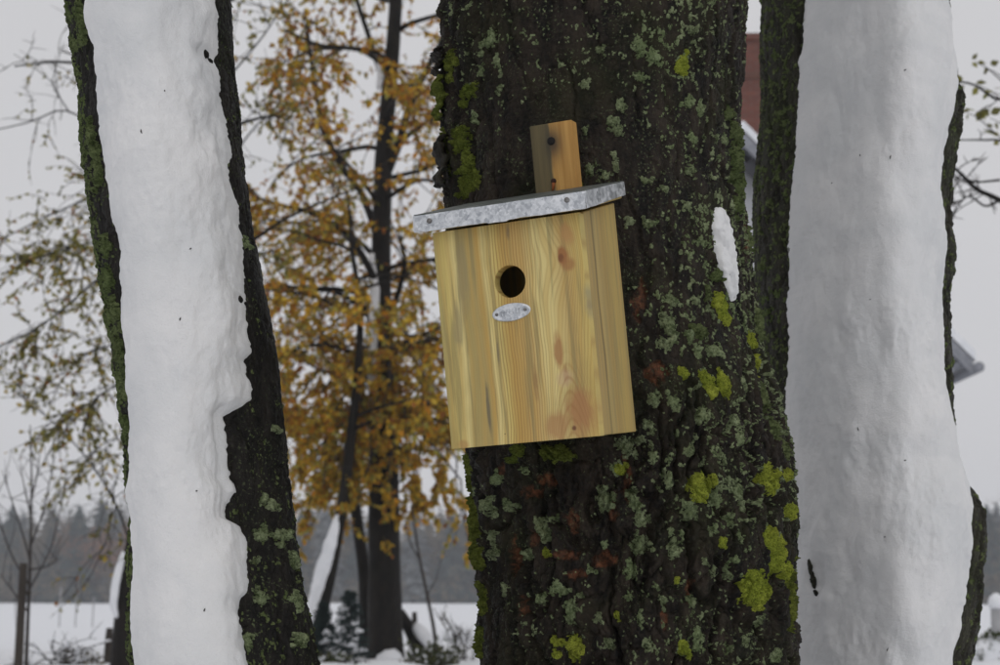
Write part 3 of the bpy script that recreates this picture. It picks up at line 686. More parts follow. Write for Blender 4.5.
def right_crust(P, th, z):
    dens = 0.10 * sstep(R_(-120), R_(-150), th) + 0.05
    return fbm(P * 75, 3, 91) * .9 + fbm(P * 210, 2, 93) * .6 + dens - 0.30
T_right.crust(tree_right, LICHEN_OLIVE, right_crust, h=.0012)
bark_knob(tree_right, V_right, [(811, 566, 2.4, 7, .1), (814, 582, 3.2, 10, .15), (817, 593, 2, 4, .5)], BARK_RIGHT, 13)
limbs_above(tree_right, T_right, 7, 5)
crumbs(tree_left, [(141, 131, 5), (196, 492, 4), (205, 610, 4), (180, 320, 3), (165, 90, 2), (190, 250, 2)], V_left)
crumbs(tree_right, [(858, 430, 4), (884, 538, 4), (887, 650, 4), (890, 157, 4), (860, 155, 3), (905, 70, 3), (832, 183, 3), (870, 300, 2), (905, 460, 3)], V_right)

# ------------------------------------------------------------------ the nest box
BOX_LOC = np.array([0.0266, 1.62, 1.1571]); BOX_ROT = Euler((0.1258, -0.0499, -0.359), 'XYZ')
BOX_M = np.array(BOX_ROT.to_matrix())
BW, BD, BH, SLOPE, TK = 0.0854, 0.150, 0.2408, 0.192, 0.017
def on_box(px, py, yl):                        # box coordinates of a photo point on the plane y = yl of the box
    d = BOX_M.T @ ray(px, py); o = BOX_M.T @ (EYE - BOX_LOC); t = (yl - o[1]) / d[1]; p = o + d * t; return p[0], p[2]
nest_box = thing('nest_box', 'pale pine bird nest box with round entrance hole and metal roof', 'nest box', BOX_LOC, BOX_ROT)

def mat_pine(name, front=True):
    m = NT(name); o = m.obj(); sp = m.n('ShaderNodeSeparateXYZ', Vector=o)
    x, y, z = sp.outputs
    across = x if front else y
    cv = m.n('ShaderNodeCombineXYZ'); m.put(cv.inputs[0], across); m.put(cv.inputs[2], z); v = cv.outputs[0]
    K1 = on_box(563, 258, 0); K2 = on_box(575, 428, 0)
    wv = m.noise(m.scale(v, (11, 1, 4.2)), 1.0, 3, 0.5)
    xw = m.math('ADD', across, m.math('MULTIPLY', m.math('SUBTRACT', wv, 0.5), 0.030))
    def knot(cx, cz, sx, sz):                   # 1 at the knot, falling off around it
        dx = m.math('DIVIDE', m.math('SUBTRACT', across, cx), sx); dz = m.math('DIVIDE', m.math('SUBTRACT', z, cz), sz)
        d2 = m.math('ADD', m.math('MULTIPLY', dx, dx), m.math('MULTIPLY', dz, dz)); return m.math('POWER', 2.718, m.math('MULTIPLY', d2, -1.0))
    if front:                                   # grain bends round the knots
        xw = m.math('ADD', xw, m.math('MULTIPLY', knot(K1[0], K1[1], .022, .045), -0.016))
        xw = m.math('ADD', xw, m.math('MULTIPLY', knot(K2[0], K2[1], .03, .07), 0.012))
    def lines(freq, sharp):
        w = m.math('SINE', m.math('MULTIPLY', xw, freq)); return m.math('POWER', m.math('ADD', m.math('MULTIPLY', w, 0.5), 0.5), sharp)
    fine = lines(1900, 3.0); wide = lines(520, 2.0)
    u = m.math('ADD', m.math('MULTIPLY', across, 1 / (2 * BW)), 0.5) if front else m.math('MULTIPLY', across, 1 / BD)
    uw = m.math('ADD', u, m.math('MULTIPLY', m.math('SUBTRACT', wv, 0.5), 0.15))
    Y1, Y2, OR, GR, RD = (0.66, 0.52, 0.170), (0.78, 0.65, 0.275), (0.55, 0.355, 0.100), (0.24, 0.205, 0.095), (0.36, 0.15, 0.055)
    if front:
        base = m.ramp(uw, [(0.0, (0.48, 0.40, 0.15)), (0.06, Y1), (0.13, Y2), (0.17, (0.44, 0.35, 0.13)), (0.27, (0.46, 0.35, 0.13)), (0.31, OR), (0.34, Y2), (0.42, Y1), (0.47, OR), (0.60, (0.60, 0.41, 0.15)), (0.68, Y2), (0.78, Y2), (0.88, (0.55, 0.38, 0.14)), (1.0, Y1)])
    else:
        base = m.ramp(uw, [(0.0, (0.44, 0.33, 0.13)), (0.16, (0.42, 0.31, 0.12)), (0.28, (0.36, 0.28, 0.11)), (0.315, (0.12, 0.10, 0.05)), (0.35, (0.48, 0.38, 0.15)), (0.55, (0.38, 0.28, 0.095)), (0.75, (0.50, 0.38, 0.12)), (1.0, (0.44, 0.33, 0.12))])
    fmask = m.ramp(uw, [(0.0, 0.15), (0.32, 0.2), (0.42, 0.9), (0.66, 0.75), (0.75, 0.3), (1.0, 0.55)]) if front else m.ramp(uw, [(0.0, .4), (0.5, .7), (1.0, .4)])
    c = m.mix(m.math('MULTIPLY', m.math('MULTIPLY', fine, fmask), 0.85), base, (0.32, 0.155, 0.04))
    c = m.mix(m.math('MULTIPLY', wide, 0.40), c, OR)
    st = m.noise(m.scale(v, (130, 1, 5)), 1.0, 4, 0.6)
    c = m.mix(m.math('MULTIPLY', m.ramp(st, [(0.52, 0.0), (0.62, 1.0)]), 0.55), c, GR)
    bl = m.noise(m.scale(v, (30, 1, 9)), 1.0, 3, 0.6)
    c = m.mix(m.math('MULTIPLY', m.ramp(bl, [(0.50, 0.0), (0.68, 1.0)]), 0.45), c, (0.36, 0.28, 0.10))
    n4 = m.noise(m.scale(v, (70, 1, 30)), 1.0, 3)
    if front:
        def spot(px, py, sx, sz, col, amt):
            nonlocal c
            a, b = on_box(px, py, 0); k = m.math('MULTIPLY', knot(a, b, sx, sz), m.ramp(n4, [(0.25, 0.35), (0.6, 1.0)]))
            c = m.mix(m.math('MULTIPLY', m.ramp(k, [(0.22, 0.0), (0.6, 1.0)]), amt), c, col)
        spot(462, 275, .008, .050, (0.30, 0.25, 0.13), .65)
        spot(458, 330, .006, .030, (0.28, 0.24, 0.13), .6)
        spot(488, 405, .0022, .030, (0.16, 0.14, 0.09), .9)
        spot(498, 352, .0016, .016, (0.20, 0.17, 0.10), .8)
        spot(508, 232, .0025, .012, (0.24, 0.17, 0.09), .8)
        spot(536, 385, .004, .020, (0.33, 0.20, 0.08), .8)
        spot(590, 300, .008, .020, (0.33, 0.29, 0.17), .7)
        spot(563, 255, .0075, .011, RD, 1.0); spot(561, 258, .0035, .0050, (0.20, 0.07, 0.030), .9); spot(568, 264, .008, .008, RD, .7)
        spot(566, 235, .010, .014, (0.50, 0.27, 0.10), .8)
        spot(558, 350, .0055, .022, (0.40, 0.19, 0.075), .85); spot(566, 375, .0035, .012, (0.34, 0.15, 0.06), .8)
        spot(582, 412, .020, .028, (0.42, 0.205, 0.085), .9); spot(557, 428, .013, .020, (0.45, 0.24, 0.10), .8); spot(574, 428, .0030, .0032, (0.16, 0.06, 0.03), 1.0)
        spot(565, 378, .010, .010, (0.62, 0.45, 0.26), .6); spot(462, 445, .008, .006, (0.46, 0.26, 0.09), .7); spot(505, 434, .0009, .0009, (0.05, 0.04, 0.03), 1.0)
        # arched growth rings at the foot of the board
        ax = m.math('SUBTRACT', across, K2[0] - .002); ph = m.math('ADD', m.math('MULTIPLY', m.math('MULTIPLY', ax, ax), 520.0 * 120), m.math('MULTIPLY', m.math('ADD', z, m.math('ADD', m.math('MULTIPLY', wv, .02), m.math('MULTIPLY', n4, .006))), 430.0))
        arch = m.math('POWER', m.math('ADD', m.math('MULTIPLY', m.math('SINE', ph), .5), .5), 4.0)
        am = m.math('MULTIPLY', arch, m.ramp(knot(K2[0], .03, .026, .06), [(0.25, 0.0), (0.7, 1.0)]))
        c = m.mix(m.math('MULTIPLY', am, 0.42), c, (0.33, 0.15, 0.05))
    gr = m.noise(m.scale(v, (420, 1, 14)), 1.0, 3)
    c = m.mix(m.math('MULTIPLY', gr, 0.22), c, (0.35, 0.24, 0.09))
    m.pbr(Base_Color=c, Roughness=0.62, Normal=m.bump(m.math('ADD', gr, fine), 0.12, 0.0008), Specular_IOR_Level=0.3); return m.m
PINE_F = mat_pine('pine_front'); PINE_S = mat_pine('pine_side', False)
def mat_galv():
    m = NT('galvanised_steel'); o = m.obj()
    v1 = m.vor(o, 130, 'F1', 'Color'); v2 = m.vor(o, 330, 'F1', 'Color'); n = m.noise(o, 60, 4, 0.7)
    f = m.math('ADD', m.math('MULTIPLY', m.n('ShaderNodeSeparateColor', Color=v1).outputs[0], .5), m.math('MULTIPLY', m.n('ShaderNodeSeparateColor', Color=v2).outputs[1], .5))
    c = m.ramp(m.math('ADD', m.math('MULTIPLY', f, .7), m.math('MULTIPLY', n, .3)), [(0.2, (0.40, 0.42, 0.45)), (0.55, (0.66, 0.68, 0.70)), (0.85, (0.85, 0.86, 0.88))])
    m.pbr(Base_Color=c, Metallic=0.95, Roughness=m.ramp(f, [(0.0, 0.26), (1.0, 0.48)]), Normal=m.bump(m.math('ADD', n, f), 0.15, 0.001)); return m.m
GALV = mat_galv()
REFLECT_GRIME = mat_plain('steel_reflection_grime', (0.035, 0.042, 0.034), (0.17, 0.185, 0.17), 45, .55, .3, .2)  # roof top: grime plus the trunk's dark reflection, painted into the colour
NAIL = mat_plain('nail_steel', (0.12, 0.11, 0.10), (0.30, 0.29, 0.28), 300, 0.5, 0.8)
RUST = mat_plain('rusty_iron', (0.012, 0.006, 0.004), (0.05, 0.016, 0.008), 200, 0.9)
HOLE_BLACK = mat_plain('hole_black', (0.003, 0.003, 0.003), (0.012, 0.010, 0.009), 200, 0.9)

def bevel(o, w=0.0015, seg=2):
    md = o.modifiers.new('bevel', 'BEVEL'); md.width = w; md.segments = seg; md.limit_method = 'ANGLE'; md.angle_limit = R_(40); return o
def bpart(name, buf, mat, parent=None, w=0.0015):
    return bevel(link(name, buf.mesh(name, smooth=False), mat, parent or nest_box), w)
# front with its round hole
HX, HZ_ = on_box(510.0, 281.5, 0); HR = 0.0178
def front_panel():
    angs = sorted(list(np.linspace(-np.pi, np.pi, 56, endpoint=False)) + [math.atan2(zc - HZ_, xc - HX) for xc in (-BW, BW) for zc in (0, BH)])
    out, inn = [], []
    for a in angs:
        dx, dz = math.cos(a), math.sin(a)
        t = min([((BW if dx > 0 else -BW) - HX) / dx if abs(dx) > 1e-9 else 9, ((BH if dz > 0 else 0) - HZ_) / dz if abs(dz) > 1e-9 else 9])
        out.append((HX + dx * t, HZ_ + dz * t)); inn.append((HX + HR * dx, HZ_ + HR * dz))
    n = len(angs); V = [(x, y, z) for y in (0, TK) for ring in (out, inn) for x, z in ring]; q = []
    for i in range(n):
        j = (i + 1) % n; o0, i0, o1, i1 = 0, n, 2 * n, 3 * n
        q += [(o0 + i, o0 + j, i0 + j, i0 + i), (o1 + i, i1 + i, i1 + j, o1 + j), (i0 + i, i0 + j, i1 + j, i1 + i), (o0 + i, o1 + i, o1 + j, o0 + j)]
    return bevel(link('front_panel', make_mesh('front_panel', np.array(V), np.array(q), False), PINE_F, nest_box), 0.0012)
front_panel()
for sx in (-1, 1):
    b = Buf(); x0, x1 = sorted((sx * BW, sx * (BW - TK)))
    y0, y1 = TK, BD
    V = [(x, y, z) for x in (x0, x1) for (y, z) in ((y0, 0.0005), (y1, 0.0005), (y1, BH + SLOPE * y1 - .001), (y0, BH + SLOPE * y0 - .001))]
    b.add(V, [[0, 1, 2, 3], [7, 6, 5, 4], [0, 4, 5, 1], [1, 5, 6, 2], [2, 6, 7, 3], [3, 7, 4, 0]]); bpart('side_panel', b, PINE_S)
b = Buf(); b.box((-BW + TK + .0005, BD - .016, .001), (BW - TK - .0005, BD - .0005, BH + SLOPE * .13)); bpart('back_panel', b, PINE_F)
b = Buf(); b.box((-BW + TK + .0005, TK + .0005, .004), (BW - TK - .0005, BD - .017, .019)); bpart('floor_panel', b, PINE_S)
# roof: board and folded galvanised sheet
def zr(y): return BH + SLOPE * y
ro = .0135; yf = -.017; yb = BD - .002
roof = None
b = Buf(); V = []
for x in (-BW - ro + .003, BW + ro - .003):
    for y, dz in ((yf + .003, .003), (yb, .003), (yb, .0175), (yf + .003, .0175)): V.append((x, y, zr(y) + dz))
b.add(V, [[0, 1, 2, 3], [7, 6, 5, 4], [0, 4, 5, 1], [1, 5, 6, 2], [2, 6, 7, 3], [3, 7, 4, 0]])
bpart('roof_board', b, PINE_S)
def roof_sheet():
    nx, nyy, nl = 60, 36, 5; V = []; q = []; t = .0010
    def grid(P):                                 # P[i][j] sheet of points
        base = len(V); n, m = len(P), len(P[0])
        for r in P: V.extend(r)
        for i in range(n - 1):
            for j in range(m - 1): q.append((base + i * m + j, base + (i + 1) * m + j, base + (i + 1) * m + j + 1, base + i * m + j + 1))
    X = np.linspace(-BW - ro, BW + ro, nx); Yv = np.linspace(yf, yb, nyy); up = .0222
    wob = lambda x, y: .00012 * math.sin(x * 90 + y * 60) + .00008 * math.sin(x * 210 - y * 140)
    grid([[(x, y, zr(y) + up + wob(x, y)) for y in Yv] for x in X])
    def lip_h(s): return .0187 + .0002 * math.sin(s * 150) + .00012 * math.sin(s * 420)
    grid([[(x, yf - .0006 * k / nl, zr(yf) + up + wob(x, yf) - (lip_h(x) + (.0012 if .42 < (x / BW + 1) / 2 < .56 else 0)) * k / nl) for k in range(nl + 1)] for x in X])
    for sx in (-1, 1):
        xe = sx * (BW + ro)
        g = [[(xe + sx * .0006 * k / nl, y, zr(y) + up + wob(xe, y) - (lip_h(y) - .003 * (y - yf) / (yb - yf)) * k / nl) for k in range(nl + 1)] for y in Yv]
        grid(g if sx < 0 else g[::-1])
    o = link('roof_sheet', make_mesh('roof_sheet', np.array(V), np.array(q), False), GALV, nest_box)
    o.data.materials.append(REFLECT_GRIME)
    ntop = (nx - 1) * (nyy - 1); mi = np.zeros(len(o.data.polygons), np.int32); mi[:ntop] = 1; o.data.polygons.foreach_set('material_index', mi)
    md = o.modifiers.new('thick', 'SOLIDIFY'); md.thickness = .0012; md.offset = 1
    return o
roof = roof_sheet()
def dome(b, c, r, h, ax, k=10):                  # flat nail head, pointing along -ax
    rings = [(1.0, 0.0), (1.0, .55), (.75, .9), (0.02, 1.0)]; a1 = np.array([1., 0, 0]) if abs(ax[0]) < .9 else np.array([0, 0, 1.]); a2 = np.cross(ax, a1)
    V = [np.array(c) + r * s * (math.cos(t) * a1 + math.sin(t) * a2) - np.array(ax) * h * u for s, u in rings for t in np.linspace(0, 2 * np.pi, k, endpoint=False)]
    q = [(i * k + j, i * k + (j + 1) % k, (i + 1) * k + (j + 1) % k, (i + 1) * k + j) for i in range(3) for j in range(k)]; b.add(V, q)
for px, py in ((429.5, 221), (567, 200)):
    x, z = on_box(px, py, yf); b = Buf(); dome(b, (x, yf - .0008, z), .0030, .0014, (0, 1, 0)); link('nail', b.mesh('nail'), NAIL, roof)
# oval plate under the hole
def oval_plate():
    x, z = on_box(511.3, 312.2, 0); A, B_ = .0225, .0098; rot = R_(3.5); n, m = 12, 48; V = []; rng = np.random.default_rng(3)
    for i in range(n + 1):
        r = i / n
        for j in range(m):
            t = 2 * np.pi * j / m; lx, lz = A * r * math.cos(t), B_ * r * math.sin(t)
            e = .0016 + (.0005 if r > .88 else 0)
            e += 0.0006 * float(perlin(np.array([[lx * 260, lz * 260, 3.3]]), 8)[0]) if r < .85 else 0
            V.append((x + lx * math.cos(rot) - lz * math.sin(rot), -e if i < n else -.0001, z + lx * math.sin(rot) + lz * math.cos(rot)))
    q = [(i * m + j, (i + 1) * m + j, (i + 1) * m + (j + 1) % m, i * m + (j + 1) % m) for i in range(n) for j in range(m)]
    o = link('name_plate', make_mesh('name_plate', np.array(V), np.array(q)[:, ::-1]), GALV, nest_box); o['label'] = 'small oval embossed metal plate below the hole'
    for s in (-1, 1):
        b = Buf(); dome(b, (x + s * .0165 * math.cos(rot), -.0016, z + s * .0165 * math.sin(rot)), .0018, .0014, (0, 1, 0)); link('nail', b.mesh('nail'), NAIL, o)
    # raised flourish on the plate
    b = Buf()
    for k in range(7):
        cx = x + (-.0105 + .0035 * k); cz = z + (-.0105 + .0035 * k) * math.tan(rot) + rng.uniform(-.001, .001)
        P = [(cx + .0017 * math.cos(a) * (1 + .3 * rng.normal()), -.0021, cz + .0032 * math.sin(a)) for a in np.linspace(rng.uniform(0, 2), rng.uniform(3.5, 5.5), 6)]
        b.tube(P, .00045, 5)
    link('embossing', b.mesh('embossing'), GALV, o)
oval_plate()
# plank that fixes the box to the trunk
def mat_plank():
    m = NT('weathered_plank'); o = m.obj(); sp = m.n('ShaderNodeSeparateXYZ', Vector=o); x, y, z = sp.outputs
    n = m.noise(m.scale(o, (40, 40, 9)), 1.0, 4, .6); st = m.noise(m.scale(o, (260, 30, 9)), 1.0, 3)
    a, bz = on_box(553, 150, BD)
    f = m.math('ADD', m.math('MULTIPLY', m.math('SUBTRACT', x, a + .001), -150.0), m.math('MULTIPLY', m.math('SUBTRACT', n, .5), 3.0))
    h, hz = on_box(553, 143, BD); dx = m.math('SUBTRACT', x, h); dz = m.math('SUBTRACT', z, hz)
    halo = m.math('POWER', 2.718, m.math('MULTIPLY', m.math('ADD', m.math('MULTIPLY', dx, m.math('MULTIPLY', dx, 8000)), m.math('MULTIPLY', dz, m.math('MULTIPLY', dz, 2400))), -1.0))
    base = m.mix(m.ramp(st, [(.35, 0.0), (.65, 1.0)]), (0.42, 0.215, 0.05), (0.56, 0.32, 0.09))
    c = m.mix(m.ramp(f, [(0.1, 0.0), (0.75, 1.0)]), base, m.mix(st, (0.055, 0.044, 0.020), (0.17, 0.13, 0.055)))
    c = m.mix(m.math('MULTIPLY', halo, .9), c, (0.03, 0.027, 0.021))
    m.pbr(Base_Color=c, Roughness=.75, Normal=m.bump(st, .3, .001)); return m.m
PL0 = on_box(529.5, 125, BD + .001); PL1 = on_box(572.5, 121, BD + .001); PB = on_box(577, 188.5, BD + .001)
ptop = .5 * (PL0[1] + PL1[1]); pxl, pxr = PL0[0], .5 * (PL1[0] + PB[0])
b = Buf(); b.box((pxl, BD + .0005, .015), (pxr, BD + .021, ptop)); plank = bpart('mounting_plank', b, mat_plank(), None, .001)
hx, hz = on_box(551, 141, BD); b = Buf(); dome(b, (hx, BD + .0006, hz), .0050, .0012, (0, 1, 0)); link('screw_spot', b.mesh('screw_spot'), HOLE_BLACK, plank)  # black disc stands in for the dark inside of a hole
hx, hz = on_box(553.5, 181, BD); b = Buf(); dome(b, (hx, BD + .0006, hz), .0034, .0012, (0, 1, 0)); link('screw_spot', b.mesh('screw_spot'), RUST, plank)
b = Buf(); P = [(hx, BD - .0001, hz - .002), (hx - .0010, BD - .0001, hz - .007), (hx - .0022, BD - .0001, hz - .012)]; b.tube(P, [.0022, .0018, .001], 6); link('rust_streak', b.mesh('rust_streak'), mat_plain('rust_stain', (0.20, 0.05, 0.012), (0.32, 0.10, 0.02), 300), plank)

# ------------------------------------------------------------------ background trees
def px_path(L, D, dy=None):                    # photo polyline (x, y[, depth offset]) -> world points
    return np.array([at(p[0], p[1], D + (p[2] if len(p) > 2 else 0)) for p in L])
def smooth_path(P, n):
    P = np.asarray(P, float); t = np.linspace(0, 1, len(P)); tt = np.linspace(0, 1, n); Q = []
    m = np.gradient(P, t, axis=0)
    for x in tt:
        i = min(len(P) - 2, int(x * (len(P) - 1))); h = t[i + 1] - t[i]; s = (x - t[i]) / h
        Q.append((2 * s ** 3 - 3 * s ** 2 + 1) * P[i] + (s ** 3 - 2 * s ** 2 + s) * h * m[i] + (-2 * s ** 3 + 3 * s ** 2) * P[i + 1] + (s ** 3 - s ** 2) * h * m[i + 1])
    return np.array(Q)
def bumpy_tube(pts, rad, k, seed, amp=.10):
    b = Buf(); b.tube(pts, rad, k); v = b.v[0]; n = len(pts)
    c = np.concatenate([np.repeat(pts, k, axis=0), pts[:1], pts[-1:]])
    d = v - c; b.v[0] = c + d * (1 + amp * fbm(v * np.array([7, 7, 2.5]), 3, seed))[:, None]; return b
class Crown:
    """limbs as parts, fine twigs and leaves as two further parts"""
    def __init__(s, tree, seed, leafsize, palette, twigmat=TWIG, leafmat=LEAF, sparse=1.0, drop=0.05):
        s.tree, s.rng, s.ls, s.pal, s.tw, s.lf, s.sparse, s.drop = tree, np.random.default_rng(seed), leafsize, palette, Buf(), Buf(), sparse, drop
        s.P, s.Dv, s.N, s.S, s.C = [], [], [], [], []; s.twigmat = twigmat; s.leafmat = leafmat
    def limb(s, pts, r0, r1, twigs=12, tl=(.4, .9), leaves=9, flat=.5, mat=BARK_FAR, own=True, spread=1.0):
        pts = np.asarray(pts, float); n = len(pts)
        if own:
            b = Buf(); b.tube(pts, np.linspace(r0, r1, n), 7); b.build('limb', mat, s.tree)
        else: s.tw.tube(pts, np.linspace(r0, r1, n), 5)
        rng = s.rng
        for k in range(twigs):
            f = rng.uniform(.15, 1.0) ** .8; i = min(n - 2, int(f * (n - 1))); p = pts[i] + (pts[i + 1] - pts[i]) * rng.uniform()
            d = (pts[i + 1] - pts[i]); d /= np.linalg.norm(d) + 1e-9
            dd = d * .7 + rng.normal(size=3) * np.array([.8, .8, .8 * flat]) * spread
            L = rng.uniform(*tl) * (1.15 - .5 * f); q = grow(rng, p, dd, L, 7, .16, s.drop); s.tw.tube(q, np.linspace(max(.004, r1 * .6), .0018, 7), 4)
            for _ in range(rng.integers(2, 5)):
                a = rng.integers(1, 6); q2 = grow(rng, q[a], (q[-1] - q[0]) / L + rng.normal(size=3) * np.array([.6, .6, .35]), L * rng.uniform(.3, .6), 5, .15, s.drop)
                s.tw.tube(q2, np.linspace(.0035, .0014, 5), 3); s.leaf_on(q2, leaves)
            s.leaf_on(q, leaves)
    def leaf_on(s, q, n):
        rng = s.rng; n = rng.poisson(n * s.sparse)
        for _ in range(n):
            f = rng.uniform(.1, 1) * (len(q) - 1.001); i = int(f); p = q[i] + (q[i + 1] - q[i]) * (f - i)
            d = rng.normal(size=3) * .7 + (q[-1] - q[0]) / (np.linalg.norm(q[-1] - q[0]) + 1e-9) * .5 + np.array([0, 0, -.55])
            s.P.append(p); s.Dv.append(d); s.N.append(rng.normal(size=3) * .8 + np.array([0, 0, .9])); s.S.append(s.ls * rng.uniform(.6, 1.2)); s.C.append(s.pal(p, rng))
    def done(s):
        o = s.tw.build('twigs', s.twigmat, s.tree); o['kind'] = 'stuff'
        if s.P:
            s.lf.leaves(np.array(s.P), np.array(s.Dv), np.array(s.N), np.array(s.S), np.array(s.C)); o = s.lf.build('leaves', s.leafmat, s.tree, True, True); o['kind'] = 'stuff'
def snow_strip(tree, pts, rad, off, mat=None, name='snow_cover', seed=1, k=10, rz=None):
    """snow lodged along one side of a background stem"""
    pts = np.asarray(pts, float); n = len(pts); rad = np.broadcast_to(np.asarray(rad, float), (n,)).copy()
    w = np.sin(np.linspace(.08, np.pi - .08, n)) ** .35; b = Buf(); P = pts + np.asarray(off)[None]
    b.tube(P, rad * w, k); v = b.v[0]; b.v[0] = v + .35 * rad.mean() * np.stack([fbm(v * 9, 3, seed), fbm(v * 9, 3, seed + 1), fbm(v * 9, 3, seed + 2)], -1)
    return b.build(name, mat or SNOW_FAR, tree)

# ---- the yellow autumn tree
def pal_autumn(p, rng):
    h = np.clip((p[2] - 1.0) / 5.0, 0, 1)
    base = [np.array((0.70, 0.42, 0.030)), np.array((0.68, 0.48, 0.055)), np.array((0.66, 0.29, 0.020)), np.array((0.36, 0.13, 0.025)), np.array((0.40, 0.37, 0.075))]
    w = np.array([.34, .34 * (1 - .4 * h), .13 + .10 * h, .04 + .22 * h ** 2, .20]); w /= w.sum()
    return base[rng.choice(5, p=w)] * rng.uniform(.65, 1.2)
DA = 14.0
base = gpos(386, DA, -.05)
autumn = thing('beech_tree', 'slim dark tree with yellow and orange autumn leaves behind the nest box', 'tree', base)
m_ = mpp(DA)
tr = px_path([(386, 672), (385, 640), (384.5, 560), (384, 480), (383, 400), (381, 300), (382, 220), (384, 150), (390, 80), (396, 0), (402, -120), (400, -300), (406, -520)], DA); tr[0, 2] = base[2] - .15
trr = np.array([21, 17.5, 16, 15.2, 13.5, 10.5, 9.8, 9.2, 8, 7, 5.6, 4, 1]) * m_
bumpy_tube(smooth_path(tr, 70), np.interp(np.linspace(0, 1, 70), np.linspace(0, 1, 13), trr), 18, 3, .12).build('trunk', BARK_FAR, autumn)
CA = Crown(autumn, 12, .055, pal_autumn, sparse=1.7, drop=.09)
for L, r0, r1, tw in [([(386, 175), (400, 140, -.1), (410, 105, -.2), (424, 75, -.2), (440, 45, -.3), (470, -10, -.4)], 5.2, 2.2, 8),
                      ([(392, 148), (415, 130, .2), (437, 116, .4), (470, 100, .6)], 3.4, 1.5, 8),
                      ([(379, 240), (360, 190, .2), (340, 165, .3), (322, 120, .4), (314, 80, .5), (305, 10, .6)], 4.2, 1.8, 14),
                      ([(379, 290), (366, 262, -.2), (350, 238, -.4), (320, 216, -.6), (285, 206, -.8), (252, 196, -.9)], 4.2, 1.3, 16),
                      ([(380, 262), (350, 235, .5), (310, 226, .8), (262, 218, 1.2)], 3.2, 1.2, 14),
                      ([(381, 330), (352, 300, -.1), (318, 290, .1), (270, 300, .2)], 3.2, 1.2, 14),
                      ([(384, 330), (396, 300, .1), (405, 262, .1), (398, 235, .1)], 3.6, 1.6, 8),
                      ([(384, 360), (410, 345, -.4), (440, 340, -.7), (470, 352, -1.0)], 3.0, 1.2, 12),
                      ([(382, 380), (350, 352, -.4), (310, 345, -.8), (272, 362, -1.0)], 3.0, 1.1, 16),
                      ([(383, 420), (410, 405, .5), (440, 408, .9), (468, 425, 1.2)], 2.8, 1.1, 11),
                      ([(382, 430), (350, 412, .4), (315, 415, .8), (284, 440, 1.0)], 2.8, 1.1, 13),
                      ([(388, 95), (370, 40, .3), (352, -20, .5), (345, -90, .8)], 3.6, 1.6, 8),
                      ([(384, 200), (420, 180, -.6), (455, 190, -1.0)], 2.6, 1.1, 8),
                      ([(391, 70), (360, 50, -.6), (320, 45, -1.0), (285, 30, -1.3)], 3.0, 1.1, 9)]:
    CA.limb(smooth_path(px_path(L, DA), 12), r0 * m_, r1 * m_, int(tw * 1.7), (.4, 1.15), 8, 1.1)
rng = np.random.default_rng(8)
for k in range(24):                             # limbs all round the stem
    z = 2.5 + k * .30; a = k * 2.399; i = np.argmin(abs(tr[:, 2] - z)); c = tr[i]
    P = grow(rng, (c[0], c[1], z), (math.cos(a), math.sin(a), rng.uniform(.1, .6)), 1.9 - k * .035, 9, .1, .05)
    CA.limb(P, .026, .007, 12, (.3, .85), 6, .8)
for px, py, dd, n in [(335, 480, -.5, 9), (360, 500, -.3, 9), (410, 470, -.4, 8), (420, 500, .3, 6), (310, 500, .2, 5), (462, 520, -.3, 2), (345, 530, -.2, 4), (300, 455, .4, 8), (440, 455, .2, 6), (365, 460, -.5, 7), (395, 440, -.6, 6), (350, 390, .3, 6), (325, 455, -.6, 8), (375, 505, -.7, 7), (400, 500, -.5, 7), (430, 430, -.3, 7), (450, 480, .4, 5), (320, 520, -.3, 5), (355, 475, -.6, 7), (408, 525, -.2, 4), (466, 540, -.1, 3), (300, 420, -.4, 7)]:
    p = at(px, py, DA + dd); P = grow(rng, p + np.array([-.05, 0, .55]), (rng.uniform(-.3, .3), rng.uniform(-.3, .3), -1), .6, 7, .12, 0)
    top = np.array([np.interp(p[2] + 1.1, tr[:, 2], tr[:, 0]), np.interp(p[2] + 1.1, tr[:, 2], tr[:, 1]), p[2] + 1.1])
    P = np.concatenate([smooth_path(np.array([top, .5 * (top + P[0]) + np.array([0, 0, .15]), P[0]]), 7)[:-1], P]); CA.limb(P, .014, .004, int(n * 1.8), (.25, .6), 8, .9, own=False, spread=1.1)
CA.done()
snow_strip(autumn, smooth_path(px_path([(372, 255), (376, 300), (372, 350), (374, 400), (373, 435)], DA - .02), 20), 6.5 * m_, (0, -.05, 0), seed=4)
snow_strip(autumn, smooth_path(px_path([(376, 52), (381, 70), (378, 90)], DA - .05), 10), 4 * m_, (0, 0, 0), seed=5)
snow_strip(autumn, smooth_path(px_path([(380, 672), (384, 662), (392, 658), (398, 672)], DA - .25), 12), 9 * m_, (0, 0, 0), seed=6)

# ---- leaning stem with snow on its left side, and the twin stem beside it
DB = 13.2; m_ = mpp(DB)
base = gpos(314, DB, -.05); lean_t = thing('beech_tree', 'leaning dark stem with a snow strip, between the left trunk and the autumn tree', 'tree', base)
tr2 = px_path([(312, 668), (319, 620), (328, 580), (335, 545), (345, 490), (352, 430), (357, 380), (360, 330), (358, 290), (352, 250), (350, 215), (346, 190)], DB); tr2[0, 2] = base[2] - .1
bumpy_tube(smooth_path(tr2, 40), np.linspace(8.5, 1.0, 40) * m_, 12, 5).build('trunk', BARK_FAR, lean_t)
CB = Crown(lean_t, 21, .066, pal_autumn)
for k in range(9):
    i = 5 + k % 5; a = k * 2.4; P = grow(rng, tr2[i] + np.array([0, 0, .1 * (k // 5)]), (math.cos(a), math.sin(a), .5), 1.1, 8, .12, .05); CB.limb(P, .016, .005, 8, (.25, .6), 6, .5)
CB.done()
